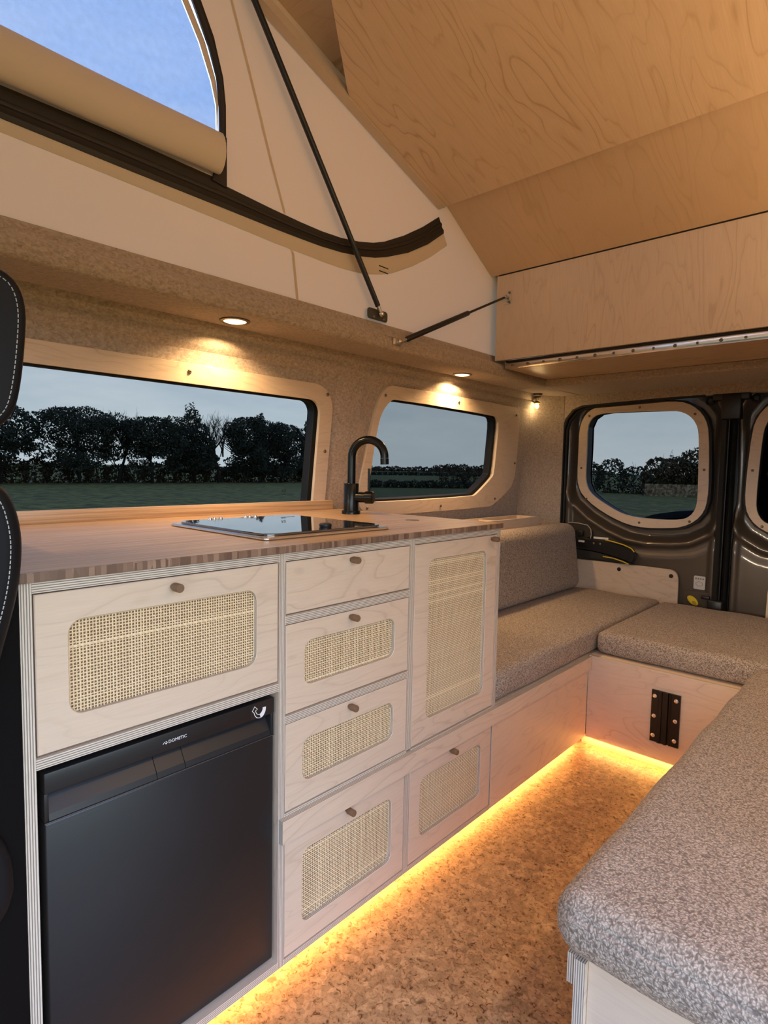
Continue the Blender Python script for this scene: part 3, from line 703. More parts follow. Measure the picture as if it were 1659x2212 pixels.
def sdf(x, z):
    p = V((x, z)); d = min(seg_dist(p, WPV[i-1], WPV[i]) for i in range(len(WPV))); return -d if inside(p, WPV) else d
def sst(a, b_, x): t_ = max(0, min(1, (x-a)/(b_-a))); return t_*t_*(3-2*t_)
def door_depth(x, z):
    d = sdf(x, z)
    y = 2.918
    y += .030*(1-sst(.035, .072, d))                       # sunken ring round the window
    y -= .008*math.exp(-((d-.080)/.012)**2)               # rolled lip
    low = sst(.84, .70, z)
    y += .011*low*(1-sst(.105, .15, d))*sst(.085, .10, d)*sst(-.36, -.18, x)   # second step below
    y += .018*sst(.135, .185, x)*0                         # flange at the meeting edge
    y -= .012*sst(.155, .175, x)*(1-sst(.185, .197, x))
    y += .03*sst(.185, .2, x)
    y -= .018*sst(-.485, -.505, x)*(1-sst(-.52, -.535, x)) if x < -.48 else 0
    y += .03*sst(-.52, -.545, x) if x < -.5 else 0
    return y
dm = []
gx = [-.545+.745*i/106 for i in range(107)]; gz = [.05+1.31*i/150 for i in range(151)]
DD = {}
holew = offset(ccw(Winn), .012); HV = [V(p) for p in holew]
for i, x in enumerate(gx):
    for j, z in enumerate(gz): DD[(i, j)] = door_depth(x, z)
for dn in (1, 2):
    vs, fs = [], []; mir = (lambda x: x) if dn == 1 else (lambda x: 2*XC-x)
    for i, x in enumerate(gx):
        for j, z in enumerate(gz): vs.append((mir(x), DD[(i, j)], z))
    nz_ = len(gz)
    for i in range(len(gx)-1):
        for j in range(nz_-1):
            cc = V(((gx[i]+gx[i+1])/2, (gz[j]+gz[j+1])/2))
            if inside(cc, HV): continue
            q = (i*nz_+j, (i+1)*nz_+j, (i+1)*nz_+j+1, i*nz_+j+1); fs.append(q if dn == 1 else q[::-1])
    d_ = struct(mesh('door_%d' % dn, vs, fs, PAINT, None, smooth=True, loc=(mir(-.17), 2.93, .05)))
    dm.append(d_)
    ML = lambda pts: pts if dn == 1 else [(2*XC-a, b_) for a, b_ in pts]
    plate('outer_skin', ML([(-.545, .05), (.20, .05), (.20, 1.36), (-.545, 1.36)]), [ML(offset(ccw(Winn), .006))], (0, 2.985, 0), (1, 0, 0), (0, 0, 1), .004, PAINT, d_)
    plate('window_gasket', ML(offset(ccw(Wout), .009)), [ML(offset(ccw(Winn), .004))], (0, 2.905, 0), (1, 0, 0), (0, 0, 1), .06, RUBBER, d_)
    e = bpy.data.objects.new('window_%d' % (dn+2), None); link(e, None, (mir(-.17), 2.98, 1.0)); struct(e)
    plate('glass_pane', ML(offset(ccw(Winn), .02)), [], (0, 2.972, 0), (1, 0, 0), (0, 0, 1), .004, GL3, e)
    wf = thing('rear_window_frame', 'birch plywood frame round the left rear door window' if dn == 1 else 'birch plywood frame of the right rear door window at picture edge', 'window frame', (mir(-.17), 2.9, 1.0), 'plywood window frames')
    plate('frame', smooth_loop(ML(Wout), 1), [smooth_loop(ML(Winn), 1)], (0, 2.893, 0), (1, 0, 0), (0, 0, 1), .011, [BIRCH, EDGE], wf)
    for (x, z) in [(-.165, 1.309), (.078, 1.266), (.128, 1.017), (.080, .786-.005), (-.141, .760), (-.407, .862), (-.441, 1.018), (-.410, 1.268+.012)]:
        screw(wf, (mir(x), 2.893, z), (0, -1, 0), .0058)
    cp = thing('door_card', 'birch plywood panel low on the left rear door with black studs' if dn == 1 else 'birch plywood panel low on the right rear door, cut off at picture edge', 'door panel', (mir(-.2), 2.9, .1), 'plywood rear door panels')
    plate('panel', ML(smooth_loop([(-.50, .12), (-.50, .54), (-.47, .548), (0.0, .553), (.03, .545), (.043, .525), (.047, .49), (.047, .12)], 1)), [], (0, 2.897, 0), (1, 0, 0), (0, 0, 1), .012, [BIRCH, EDGE], cp)
    for (x, z) in ((-.227, .522), (.014, .521)):
        lathe('stud', [(0, -.004), (.008, -.004), (.0095, -.002), (.0095, 0)], (mir(x), 2.897, z), (0, 1, 0), BLACK, cp, 16)
# meeting edge of the doors: black seals, latch gear at top and bottom
ms = thing('door_seal', 'black rubber seal and latch rod where the two rear doors meet', 'seal', (.208, 2.92, .4))
extrude('seal_strip', [(.186, 2.905), (.205, 2.897), (.214, 2.905), (.214, 2.96), (.186, 2.96)], 2, .05, 1.33, RUBBER, ms)
extrude('seal_strip', [(.219, 2.915), (.231, 2.908), (.238, 2.915), (.238, 2.96), (.219, 2.96)], 2, .05, 1.33, RUBBER, ms)
bbox('seal_light_block', (.180, .262, 2.955, 2.99, .05, 1.36), BLACK, ms, bev=0)  # added plate that blocks daylight between the two seals
tube('latch_rod', [(.2165, 2.897, .42), (.2165, 2.897, 1.24)], .0035, BLACK, ms, 8)
bbox('latch_housing', (.186, .262, 2.87, 2.94, 1.235, 1.345), BLACK, ms, bev=.006)
bbox('latch_housing', (.150, .292, 2.872, 2.93, 1.318, 1.352), BLACK, ms, bev=.006)
bbox('latch_housing', (.176, .236, 2.872, 2.94, .36, .44), BLACK, ms, bev=.006)
bbox('latch_arm', (.148, .182, 2.88, 2.90, .438, .452), BLACK, ms, bev=.002)
for x in (.132, .310):
    g_ = thing('rubber_buffer', 'round black rubber buffer high on the %s rear door' % ('left' if x < .2 else 'right'), 'buffer', (x, 2.91, 1.322))
    lathe('ring', [(.010, .004), (.010, -.008), (.014, -.012), (.019, -.008), (.020, .006)], (x, 2.912, 1.322), (0, 1, 0), RUBBER, g_, 20)
    lathe('plug', [(0, -.002), (.010, -.002)], (x, 2.912, 1.322), (0, 1, 0), BLACK, g_, 16)
extr = [(-.555, 2.80), (-.535, 2.872), (-.528, 2.885), (-.532, 2.93), (-.560, 2.93)]
os_ = thing('door_opening_seal', 'black rubber seal down the left edge of the rear door opening', 'seal', (-.535, 2.88, .6))
tube('seal', [(-.538, 2.880, .45), (-.538, 2.880, 1.215), (-.523, 2.880, 1.268), (-.487, 2.880, 1.312), (-.44, 2.880, 1.329), (-.05, 2.880, 1.342), (.12, 2.88, 1.346)], .0085, RUBBER, os_, 10)
tube('seal', [(-.531, 2.90, .45), (-.531, 2.90, 1.215), (-.515, 2.90, 1.262), (-.480, 2.90, 1.304), (-.44, 2.90, 1.322), (-.05, 2.90, 1.334)], .010, RUBBER, os_, 10)
# check strap arm
st = thing('door_check_arm', 'black and yellow door check arm lying along the left rear door', 'door check', (-.3, 2.88, .6))
arm = smooth_loop([(-.50, .672), (-.45, .668), (-.36, .660), (-.25, .652), (-.165, .632), (-.148, .612), (-.15, .585), (-.158, .562), (-.18, .572), (-.28, .594), (-.38, .606), (-.50, .612)], 2)
plate('arm', arm, [], (0, 2.872, 0), (1, 0, 0), (0, 0, 1), .03, BLACK, st, ch=.003)
plate('lower_cover', smooth_loop([(-.50, .604), (-.38, .600), (-.28, .588), (-.17, .562), (-.155, .552), (-.30, .560), (-.50, .566)], 1), [], (0, 2.884, 0), (1, 0, 0), (0, 0, 1), .02, mat('dark_grey_plastic', (.03, .028, .027), .5), st, ch=.002)
tube('yellow_edge', [(-.29, 2.868, .664), (-.25, 2.868, .658), (-.20, 2.868, .648), (-.162, 2.868, .634), (-.148, 2.868, .618)], .0032, YELLOW, st, 8)
tube('yellow_edge', [(-.30, 2.870, .580), (-.25, 2.870, .577), (-.20, 2.870, .566), (-.172, 2.870, .556)], .0028, YELLOW, st, 8)
for x in (-.351, -.318): lathe('rivet', [(.006, 0), (.006, -.002), (0, -.003)], (x, 2.872, .640), (0, 1, 0), mat('brass_rivet', (.5, .4, .2), .3, 1), st, 12)
bbox('white_label', (-.43, -.398, 2.8705, 2.8725, .640, .650), WHITE, st, bev=0)
bbox('white_label', (-.355, -.28, 2.878, 2.8795, .664, .674), WHITE, st, bev=0)
lp = thing('lamp_access_pocket', 'pale edged oval lamp pocket on the rear door behind the backrest', 'pocket', (-.43, 2.89, .69))
tube('rim', [(-.50, 2.893, .735), (-.44, 2.893, .734), (-.395, 2.893, .727), (-.377, 2.893, .708), (-.373, 2.893, .680), (-.378, 2.893, .655)], .0028, mat('pale_plastic', (.42, .40, .36), .4), lp, 8)
plate('pocket', smooth_loop([(-.51, .733), (-.44, .733), (-.395, .725), (-.378, .705), (-.374, .66), (-.51, .66)], 1), [], (0, 2.896, 0), (1, 0, 0), (0, 0, 1), .01, mat('pocket_grey', (.06, .05, .04), .3), lp)
bbox('bulb_holder', (-.45, -.41, 2.87, 2.893, .672, .70), BLACK, lp, bev=.005)
sk = thing('warning_sticker', 'white square warning sticker on the rear door beside the seal', 'sticker', (.13, 2.9, .5))
plate('paper', rr(.107, .474, .155, .535, .006), [], (0, 2.9125, 0), (1, 0, 0), (0, 0, 1), .0008, mat('sticker_white', (.62, .60, .58), .5), sk, ch=.0002)
GREY = mat('grey_print', (.22, .21, .21), .6)
for x in (.116, .126, .136, .146): bbox('printed_mark', (x-.003, x+.003, 2.9115, 2.9124, .519, .526), GREY, sk, bev=0)
tube('printed_mark', [(.131+.014*math.cos(a), 2.912, .499+.010*math.sin(a)) for a in [i*PI/8 for i in range(16)]], .0007, GREY, sk, 6, closed=True)
yk = thing('yellow_release', 'yellow oval release knob low on the left rear door', 'release lever', (.11, 2.9, .42))
plate('backplate', [(.066, .38), (.176, .38), (.176, .464), (.066, .464)], [], (0, 2.909, 0), (1, 0, 0), (0, 0, 1), .006, PAINT, yk)
dd = V((.022, -.018)).normalized(); nn_ = V((-dd.y, dd.x))
ov = []
for i in range(24):
    a = 2*PI*i/24; q = V((.111, .421))+dd*(.028*math.cos(a))+nn_*(.0155*math.sin(a)); ov.append((q.x, q.y))
plate('knob', ov, [], (0, 2.893, 0), (1, 0, 0), (0, 0, 1), .014, YELLOW, yk, ch=.004)
ov2 = [(V((.119, .413))+dd*(.011*math.cos(a))+nn_*(.008*math.sin(a))) for a in [2*PI*i/14 for i in range(14)]]
plate('hollow', [(q.x, q.y) for q in ov2], [], (0, 2.8925, 0), (1, 0, 0), (0, 0, 1), .003, mat('yellow_in_shade', (.42, .28, .01), .5), yk)  # flat darker oval, the shade of a hollow put into its colour

# ------------------------------------------------------------------ side window frames
for k, (fo, fi, lab, scr) in enumerate(((F1o, F1i, 'long birch plywood frame round the large side window behind the worktop', [(-.05, 1.255), (.821, 1.248), (1.322, 1.240), (1.330, 1.052)]),
                                     (F2o, F2i, 'birch plywood frame with cut corner round the smaller side window behind the tap', [(1.603, 1.266), (2.062, 1.284), (2.545, 1.268), (2.588, 1.036), (2.445, .862), (2.017, .842), (1.562, .848)]))):
    wf = thing('side_window_frame', lab, 'window frame', wpt(.4 if k == 0 else 2.0, 1.05), 'plywood window frames')
    plate('frame', fo, [fi], WO+WN*.012, WU, WV, .012, [BIRCH, mat('lit_frame_edge', (.74, .62, .46), .5)], wf)  # edge kept plain and pale, its lit look put into the colour
    for y, z in scr: screw(wf, wpt(y, z, .012), WN, .0060)

# ================================================================== KITCHEN
def cane_door(kind, parent, y0, y1, z0, z1, hole=None, knob=None, rad=.019, x=0.0, grain='y', rot=False):
    hs = [rr(*hole, rad)] if hole else []; z0, z1 = z0+.0008, z1-.0008
    d_ = plate(kind, [(y0, z0), (y1, z0), (y1, z1), (y0, z1)], hs, (x, 0, 0), (0, 1, 0), (0, 0, 1), .015, [BIRCH, EDGE], parent, ch=.0012)
    if hole:
        a0, b0, a1, b1 = hole; P_ = .00462; vs, fs, mi = [], [], []
        xx = x-.0085; wv = .0008
        ny, nz2 = int((a1-a0+.012)/P_), int((b1-b0+.012)/P_)
        rng = random.Random(int(y0*1000+z0*77))
        for i in range(ny+1):                    # upright strands
            y = a0-.006+i*P_+rng.uniform(-.0003, .0003); hw = .00093*rng.uniform(.85, 1.3)
            b = len(vs)
            for j in range(nz2+1):
                z = b0-.006+j*P_; o = wv if (i+j) % 2 else -wv
                vs += [(xx+o-.0003, y-hw, z), (xx+o+.0003, y, z), (xx+o-.0003, y+hw, z)]
            for j in range(nz2):
                c_ = b+j*3; fs += [(c_, c_+1, c_+4, c_+3), (c_+1, c_+2, c_+5, c_+4)]
        for j in range(nz2+1):                   # level strands
            thick_band = rng.random() < .05
            z = b0-.006+j*P_+rng.uniform(-.0003, .0003); hw = (.00093 if not thick_band else .0016)*rng.uniform(.85, 1.3)
            b = len(vs)
            for i in range(ny+1):
                y = a0-.006+i*P_; o = -wv if (i+j) % 2 else wv
                vs += [(xx+o-.0003, y, z-hw), (xx+o+.0003, y, z), (xx+o-.0003, y, z+hw)]
            for i in range(ny):
                c_ = b+i*3; fs += [(c_, c_+3, c_+4, c_+1), (c_+1, c_+4, c_+5, c_+2)]
        s_ = mesh('cane_weave', vs, fs, CANE, d_); s_['kind'] = 'stuff'; s_['label'] = 'open woven natural cane'
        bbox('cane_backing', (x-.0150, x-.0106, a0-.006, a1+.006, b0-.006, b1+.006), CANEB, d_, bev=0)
    if knob:
        ky, kz = knob
        lathe('knob', [(.0047, 0), (.0047, .005), (.0068, .006), (.0070, .008), (.0070, .022), (.0062, .0235), (0, .0235)], (x, ky, kz), (1, 0, 0), KNOB, d_, 18)
    return d_
G = .0023
fc = thing('fridge_cabinet', 'birch cabinet with fridge bay and wide cane flap at counter left', 'cabinet', (-.3, .45, .03))
ply('side_panel', (-.62, 0, .231, .246, .034, .838), 'y', 'z', fc)
ply('partition', (-.62, 0, .648, .662, .034, .838), 'y', 'z', fc)
ply('top_rail', (-.06, 0, .246, .648, .823, .838), 'z', 'y', fc)
ply('shelf', (-.62, 0, .246, .648, .582, .598), 'z', 'y', fc)
ply('base_panel', (-.62, 0, .246, .648, .034, .050), 'z', 'y', fc)
bbox('back_panel', (-.63, -.622, .231, .662, .034, .838), LINER, fc, bev=0)
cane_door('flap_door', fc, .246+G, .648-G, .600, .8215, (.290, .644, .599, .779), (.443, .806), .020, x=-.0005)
dc = thing('drawer_cabinet', 'birch drawer stack under the sink with one plain and two cane drawers', 'cabinet', (-.3, .84, .33))
ply('partition', (-.62, 0, 1.018, 1.034, .338, .838), 'y', 'z', dc)
ply('top_rail', (-.06, 0, .662, 1.018, .823, .838), 'z', 'y', dc)
ply('drawer_rail', (-.3, 0, .662, 1.018, .704, .7205), 'z', 'y', dc)
ply('drawer_rail', (-.3, 0, .662, 1.018, .514, .5300), 'z', 'y', dc)
ply('bottom_panel', (-.62, 0, .662, 1.018, .324, .3385), 'z', 'y', dc)
bbox('back_panel', (-.63, -.622, .662, 1.034, .338, .838), LINER, dc, bev=0)
cane_door('drawer_front', dc, .662+G, 1.018-G, .722, .8215, None, (.830, .809), x=-.0005)
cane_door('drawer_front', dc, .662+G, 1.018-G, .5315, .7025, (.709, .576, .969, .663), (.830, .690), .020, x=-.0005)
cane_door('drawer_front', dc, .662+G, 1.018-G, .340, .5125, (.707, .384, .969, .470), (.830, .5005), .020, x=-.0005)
tcb = thing('tall_cabinet', 'birch cabinet with one tall cane door at right end of counter', 'cabinet', (-.3, 1.22, .33))
ply('side_panel', (-.62, 0, 1.389, 1.404, .324, .838), 'y', 'z', tcb)
ply('top_rail', (-.06, 0, 1.034, 1.389, .823, .838), 'z', 'y', tcb)
ply('bottom_panel', (-.62, 0, 1.034, 1.389, .324, .3365), 'z', 'y', tcb)
bbox('back_panel', (-.63, -.622, 1.034, 1.404, .338, .838), LINER, tcb, bev=0)
cane_door('door', tcb, 1.034+G, 1.389-G, .3385, .8215, (1.090, .390, 1.338, .781), (1.360, .811), .020, x=-.0005)
bc = thing('bench_cabinet', 'low birch bench base with two cane doors running back under the left cushion', 'cabinet', (-.3, 1.3, .03))
ply('front_rail', (-.004, .012, .649, 2.034, .288, .3335), 'x', 'y', bc)
ply('base_panel', (-.45, 0, .662, 1.391, .034, .0455), 'z', 'y', bc)
ply('base_panel', (-.45, -.016, 1.391, 2.034, .034, .0455), 'z', 'y', bc)
ply('partition', (-.45, 0, 1.016, 1.032, .0455, .2875), 'y', 'z', bc)
ply('partition', (-.45, -.018, 1.384, 1.399, .0455, .2875), 'y', 'z', bc)
cane_door('door', bc, .662+G, 1.016-G, .047, .2872, (.708, .092, .970, .244), (.827, .277), .018, x=-.0005)
cane_door('door', bc, 1.032+G, 1.3895-G, .047, .2872, (1.075, .098, 1.338, .245), (1.195, .278), .018, x=-.0005)
plate('front_panel', [(1.3930, .034), (2.034, .034), (2.034, .2878), (1.3930, .2878)], [], (0, 0, 0), (0, 1, 0), (0, 0, 1), .015, [BIRCH, EDGE], bc)
ply('bench_top', (-.62, -.006, 1.406, 2.84, .322, .3335), 'z', 'y', bc)
bbox('back_panel', (-.60, -.59, .662, 2.03, .034, .32), LINER, bc, bev=0)
bbox('plinth', (-.08, -.065, .24, 2.05, 0, .034), mat('plinth_dark', (.3, .2, .12), .7), bc, bev=0)

# worktop and upstand
wt = thing('worktop', 'caramel bamboo worktop running along the kitchen under the windows', 'worktop', (-.3, .8, .838))
vs, fs = cube(-.655, .008, .229, 1.4055, .8385, .852)
bm = bmesh.new(); vv = [bm.verts.new(v) for v in vs]
for q in fs: bm.faces.new([vv[i] for i in q])
bmesh.ops.recalc_face_normals(bm, faces=bm.faces); bmesh.ops.bevel(bm, geom=list(bm.edges), offset=.0012, segments=2, affect='EDGES')
bm.verts.index_update(); mi = [0 if abs(q.normal.z) > .6 else 1 for q in bm.faces]
vs = [tuple(v.co) for v in bm.verts]; fs = [[v.index for v in q.verts] for q in bm.faces]; bm.free()
mesh('board', vs, fs, [BAMBOO, BEDGE], wt, mi=mi)
lathe('socket_cover', [(0, .0015), (.019, .0015), (.020, 0)], (-.20, 1.262, .852), (0, 0, 1), mat('grey_cover', (.16, .12, .09), .4), wt, 24)
us = thing('upstand', 'caramel bamboo upstand strip below the large side window', 'upstand', (-.65, .5, .852))
bbox('strip', (-.672, -.653, .18, 1.374, .852, .883), BAMBOO, us, bev=.001)
# sink with glass lid
sk = thing('sink', 'square sink with smoked glass lid set into the worktop', 'sink', (-.26, .85, .852))
SY0, SY1, SX0, SX1 = .668, 1.030, -.448, -.072
plate('steel_rim', rr(SX0, SY0, SX1, SY1, .012), [rr(SX0+.022, SY0+.022, SX1-.022, SY1-.022, .03)], (0, 0, .8585), (1, 0, 0), (0, 1, 0), .0063, ALU, sk, ch=.002)
plate('glass_lid', rr(SX0+.010, SY0+.010, SX1-.010, SY1-.010, .035, 8), [], (0, 0, .8635), (1, 0, 0), (0, 1, 0), .005, mat('smoked_glass', (.010, .011, .012), .03, 0, Specular_IOR_Level=1.0, Coat_Weight=1.0, Coat_Roughness=.02, Coat_IOR=2.2), sk, ch=.0012)
for y in (.765, .795, .868, .898, .765+.012, .868+.012):
    lathe('hinge_stud', [(.005, 0), (.0045, .003), (0, .005)], (-.432, y, .8635), (0, 0, 1), ALU, sk, 12)
lathe('lid_knob', [(.013, 0), (.014, .003), (.014, .007), (.012, .009), (0, .0095)], (-.120, .865, .8635), (0, 0, 1), BLACK, sk, 24)
text('lid_logo', 'CAN', .020, (-.385, .985, .8637), (0, -1, 0), (1, 0, 0), mat('grey_logo', (.12, .12, .12), .3), sk)
# tap
tp_ = thing('tap', 'satin black swan neck mixer tap at the back of the worktop', 'tap', (-.468, 1.282, .852))
T0 = V((-.468, 1.282, .852)); ts = V((.902, .431, 0)).normalized(); up = V((0, 0, 1))
lathe('base_ring', [(0, 0), (.0295, 0), (.0295, .009), (.0285, .0105), (.02, .0105)], T0, up, TAPB, tp_, 32)
lathe('body', [(.0238, .010), (.0238, .094), (.0230, .0955), (.0, .0955)], T0, up, TAPB, tp_, 32)
pts = [T0+up*.09, T0+up*.12, T0+up*.15, T0+up*.178]; cR = .0535; cc = T0+up*.178+ts*cR
for i in range(1, 22):
    a = PI-(PI+math.radians(-12+14))*i/21*1.0
    pts.append(cc+ts*(cR*math.cos(a))+up*(cR*math.sin(a)))
tube('spout', pts, .0127, TAPB, tp_, 20)
dr = (pts[-1]-pts[-2]).normalized()
tube('nozzle', [pts[-1]+dr*.001, pts[-1]+dr*.020], .0132, TAPB, tp_, 20)
hz = T0+up*.053
lathe('valve_stem', [(0, .0), (.0165, .0), (.0165, .047)], hz, ts, TAPB, tp_, 28)
lathe('lever_hub', [(.0150, .046), (.0150, .048), (.0195, .0485), (.0195, .071), (.0165, .074), (0, .0745)], hz, ts, TAPB, tp_, 28)
tube('lever', [hz+ts*.058+up*.016, hz+ts*.058+up*.090], .0042, TAPB, tp_, 14)

# fridge
fg = thing('fridge', 'black compact fridge with dark brushed door in the cabinet bay', 'fridge', (-.3, .45, .05))
bbox('body', (-.55, -.045, .252, .643, .066, .574), BLACK, fg, bev=.004)
fd = bbox('door', (-.043, -.008, .2565, .6420, .058, .4985), FRIDGE, fg, bev=.003)
hp = bbox('handle_panel', (-.040, -.006, .2565, .6420, .541, .571), BLACK, fg, bev=.0015)
bbox('handle_side', (-.043, -.008, .2565, .2625, .500, .541), BLACK, fg, bev=.001)
bbox('handle_side', (-.043, -.008, .6360, .6420, .500, .541), BLACK, fg, bev=.001)
for y0, y1 in ((.2628, .4175), (.4185, .4655), (.4665, .6357)):
    vs = [(-.034, y0, .543), (-.034, y1, .543), (-.011, y1, .5095), (-.011, y0, .5095), (-.0085, y0, .5005), (-.0085, y1, .5005), (-.043, y0, .5005), (-.043, y1, .5005), (-.043, y0, .543), (-.043, y1, .543)]
    mesh('grip_scoop', vs, [(0, 3, 2, 1), (3, 4, 5, 2), (4, 6, 7, 5), (0, 1, 9, 8), (0, 8, 6, 4, 3), (1, 2, 5, 7, 9)], BLACK, fg)
bbox('trim_line', (-.009, -.0065, .2565, .6420, .4987, .5000), mat('grey_trim', (.18, .18, .18), .3, .8), fg, bev=0)
text('logo', 'DOMETIC', .0072, (-.0058, .4355, .5538), (0, 1, 0), (0, 0, 1), WHITE, hp, .0002)
for dy in (0, .0042):
    tube('logo_mark', [(-.0058, .4265+dy, .5545), (-.0058, .4290+dy, .5575), (-.0058, .4315+dy, .5545)] if dy == 0 else [(-.0058, .4312, .5583), (-.0058, .4338, .5560), (-.0058, .4312, .5535)], .00055, WHITE, hp, 6)
# arrow sticker: a filled tail sweeping into an outlined head
def arcp(c, r_, a0, a1, n): return [(c[0]+r_*math.cos(math.radians(a0+(a1-a0)*i/n)), c[1]+r_*1.25*math.sin(math.radians(a0+(a1-a0)*i/n))) for i in range(n+1)]
stk = plate('arrow_sticker', rr(.590, .5425, .634, .5695, .001), [], (-.0057, 0, 0), (0, 1, 0), (0, 0, 1), .0002, mat('dark_sticker', (.022, .018, .016), .3), hp, ch=.00003)
c0 = (.6095, .5575)
plate('arrow_tail', arcp(c0, .0135, 5, -75, 10)+arcp((c0[0]-.001, c0[1]+.001), .0075, -75, 5, 10), [], (-.0055, 0, 0), (0, 1, 0), (0, 0, 1), .0002, WHITE, hp, ch=.00003)
ol = arcp(c0, .0125, -80, -168, 8)+[(.5935, .5580), (.5985, .5655), (.6045, .5590), (.6015, .5582)]+arcp((c0[0]-.001, c0[1]+.001), .0080, -172, -80, 8)
tube('arrow_head', [(-.0054, a, b_) for a, b_ in ol], .0007, WHITE, hp, 6, closed=True)
lathe('foot', [(0, 0), (.016, 0), (.016, .008), (.009, .010), (.009, .02)], (-.05, .622, .0502), (0, 0, 1), BLACK, fg, 20)
lathe('foot', [(0, 0), (.016, 0), (.016, .008), (.009, .010), (.009, .02)], (-.05, .285, .0502), (0, 0, 1), BLACK, fg, 20)

# ------------------------------------------------------------------ rear seating
LG = 'boucle seat cushions'
c1 = thing('seat_cushion', 'boucle seat cushion along the left side in front of the backrest', 'cushion', (-.22, 2.1, .335), LG)
cushion('cushion_pad', (-.46, .002, 1.408, 2.825, .3345, .420), .026, .009, c1, amp=.0006, bulge=.004)
c2 = thing('seat_cushion', 'boucle seat cushion across the back of the van by the rear doors', 'cushion', (.5, 2.5, .335), LG)
cushion('cushion_pad', (.006, 1.02, 2.068, 2.80, .3385, .420), .026, .010, c2, amp=.0006, bulge=.004)
c3 = thing('seat_cushion', 'grey boucle seat cushion nearest the camera on the right bench', 'cushion', (.8, 1.4, .335), LG)
cushion('cushion_pad', (.505, 1.09, .728, 2.055, .330, .421), .040, .0028, c3, amp=.0006, bulge=.004)
bk = thing('backrest_cushion', 'boucle backrest cushion leaning against the left wall', 'cushion', (-.42, 2.1, .42))
lean = math.radians(6)
def leanf(p):
    z = p.z-.42; return V((p.x-z*math.tan(lean)*1.2, p.y, p.z))
cushion('cushion_pad', (-.47, -.362, 1.41, 2.79, .424, .742), .045, .009, bk, amp=.0006, bulge=.0, tr=leanf, seam=False)
sb = thing('storage_box', 'shallow birch tray box along the wall behind the backrest', 'box', (-.57, 2.0, .70))
bx0, bx1, by0, by1, bz0, bz1 = -.640, -.512, 1.412, 2.60, .66, .777
ply('front_board', (bx1-.012, bx1, by0, by1, bz0, bz1), 'x', 'y', sb); ply('back_board', (bx0, bx0+.012, by0, by1, bz0, bz1), 'x', 'y', sb)
ply('end_board', (bx0+.012, bx1-.012, by1-.012, by1, bz0, bz1), 'y', 'x', sb); ply('end_board', (bx0+.012, bx1-.012, by0, by0+.012, bz0, bz1), 'y', 'x', sb)
ply('divider_board', (bx0+.012, bx1-.012, 2.25, 2.262, bz0+.012, bz1-.004), 'y', 'x', sb); ply('divider_board', (bx0+.012, bx1-.012, 1.80, 1.812, bz0+.012, bz1-.004), 'y', 'x', sb)
ply('base_board', (bx0+.012, bx1-.012, by0+.012, by1-.012, bz0, bz0+.012), 'z', 'y', sb)
ply('support_board', (-.56, -.548, 1.45, 2.55, .3335, .66), 'x', 'y', sb)
# rear bench front with the table rail
rb = thing('rear_bench', 'birch plywood front of the rear bench facing the aisle', 'bench', (.5, 2.04, .0))
plate('front_panel', [(.0005, .034), (1.09, .034), (1.09, .337), (.0005, .337)], [], (0, 2.036, 0), (1, 0, 0), (0, 0, 1), .015, [BIRCH, EDGE], rb)
ply('bench_top', (.0, 1.09, 2.052, 2.84, .322, .3365), 'z', 'x', rb)
ply('plinth', (-.02, 1.09, 2.052, 2.064, .0, .034), 'y', 'x', rb)
tr_ = thing('table_rail', 'black slotted table rail screwed to the rear bench front', 'bracket', (.27, 2.035, .18))
def sl(z, x): return z-(x-.27)*.03
vsr = [(.2245, 2.0355), (.2245, 2.029), (.247, 2.029), (.249, 2.024), (.258, 2.024), (.259, 2.028), (.268, 2.028), (.269, 2.024), (.277, 2.024), (.279, 2.031), (.284, 2.031), (.285, 2.026), (.288, 2.029), (.314, 2.029), (.314, 2.0355)]
extrude('rail', vsr, 2, .097, .273, mat('black_anodised', (.016, .013, .011), .35, .5), tr_, smooth=False, auto=5)
for x in (.2345, .3015):
    for z in (.253, .185, .118):
        lathe('screw', [(.0068, 0), (.0068, .0012), (.0035, .0018), (.003, .0006), (0, .0006)], (x, 2.029, z), (0, -1, 0), ALU, tr_, 14)
# right-hand bench
rbn = thing('right_bench', 'pale birch bench base under the nearest cushion', 'bench', (.8, 1.4, 0))
ply('front_rail', (.523, .5345, .757, 2.034, .276, .3205), 'x', 'y', rbn)
ply('side_panel', (.5350, .5505, .752, 2.034, .034, .3205), 'x', 'y', rbn)
ply('bench_top', (.5505, 1.09, .770, 2.034, .308, .3205), 'z', 'y', rbn)
plate('end_panel', [(.5508, .034), (1.09, .034), (1.09, .3195), (.5508, .3195)], [], (0, .762, 0), (1, 0, 0), (0, 0, 1), .012, [BIRCH, EDGE], rbn)
bbox('plinth', (.60, .615, .80, 2.03, 0, .034), mat('plinth_dark'), rbn, bev=0)

# ------------------------------------------------------------------ struts
ps = thing('roof_strut', 'long black gas strut rising to the raised roof across the canvas', 'gas strut', (-.478, 1.43, 1.47))
s0, s1 = V((-.480, 1.418, 1.496)), V((-.475, .78, 2.372)); sd = (s1-s0).normalized()
tube('cylinder', [s0+sd*.028, s1], .0085, BLACK, ps, 14)
tube('end_fitting', [s0-sd*.002, s0+sd*.03], .0062, STEEL, ps, 12)
lathe('ball_joint', [(0, -.009), (.006, -.007), (.009, 0), (.006, .007), (0, .009)], s0, (1, 0, 0), ALU, ps, 16)
plate('mount_plate', rr(1.368, 1.478, 1.462, 1.512, .010), [], (-.492, 0, 0), (0, 1, 0), (0, 0, 1), .004, mat('grey_bracket', (.08, .078, .075), .4, .3), ps)
for y, z in ((1.395, 1.486), (1.440, 1.485)): screw(ps, (-.492, y, z), (1, 0, 0), .006)
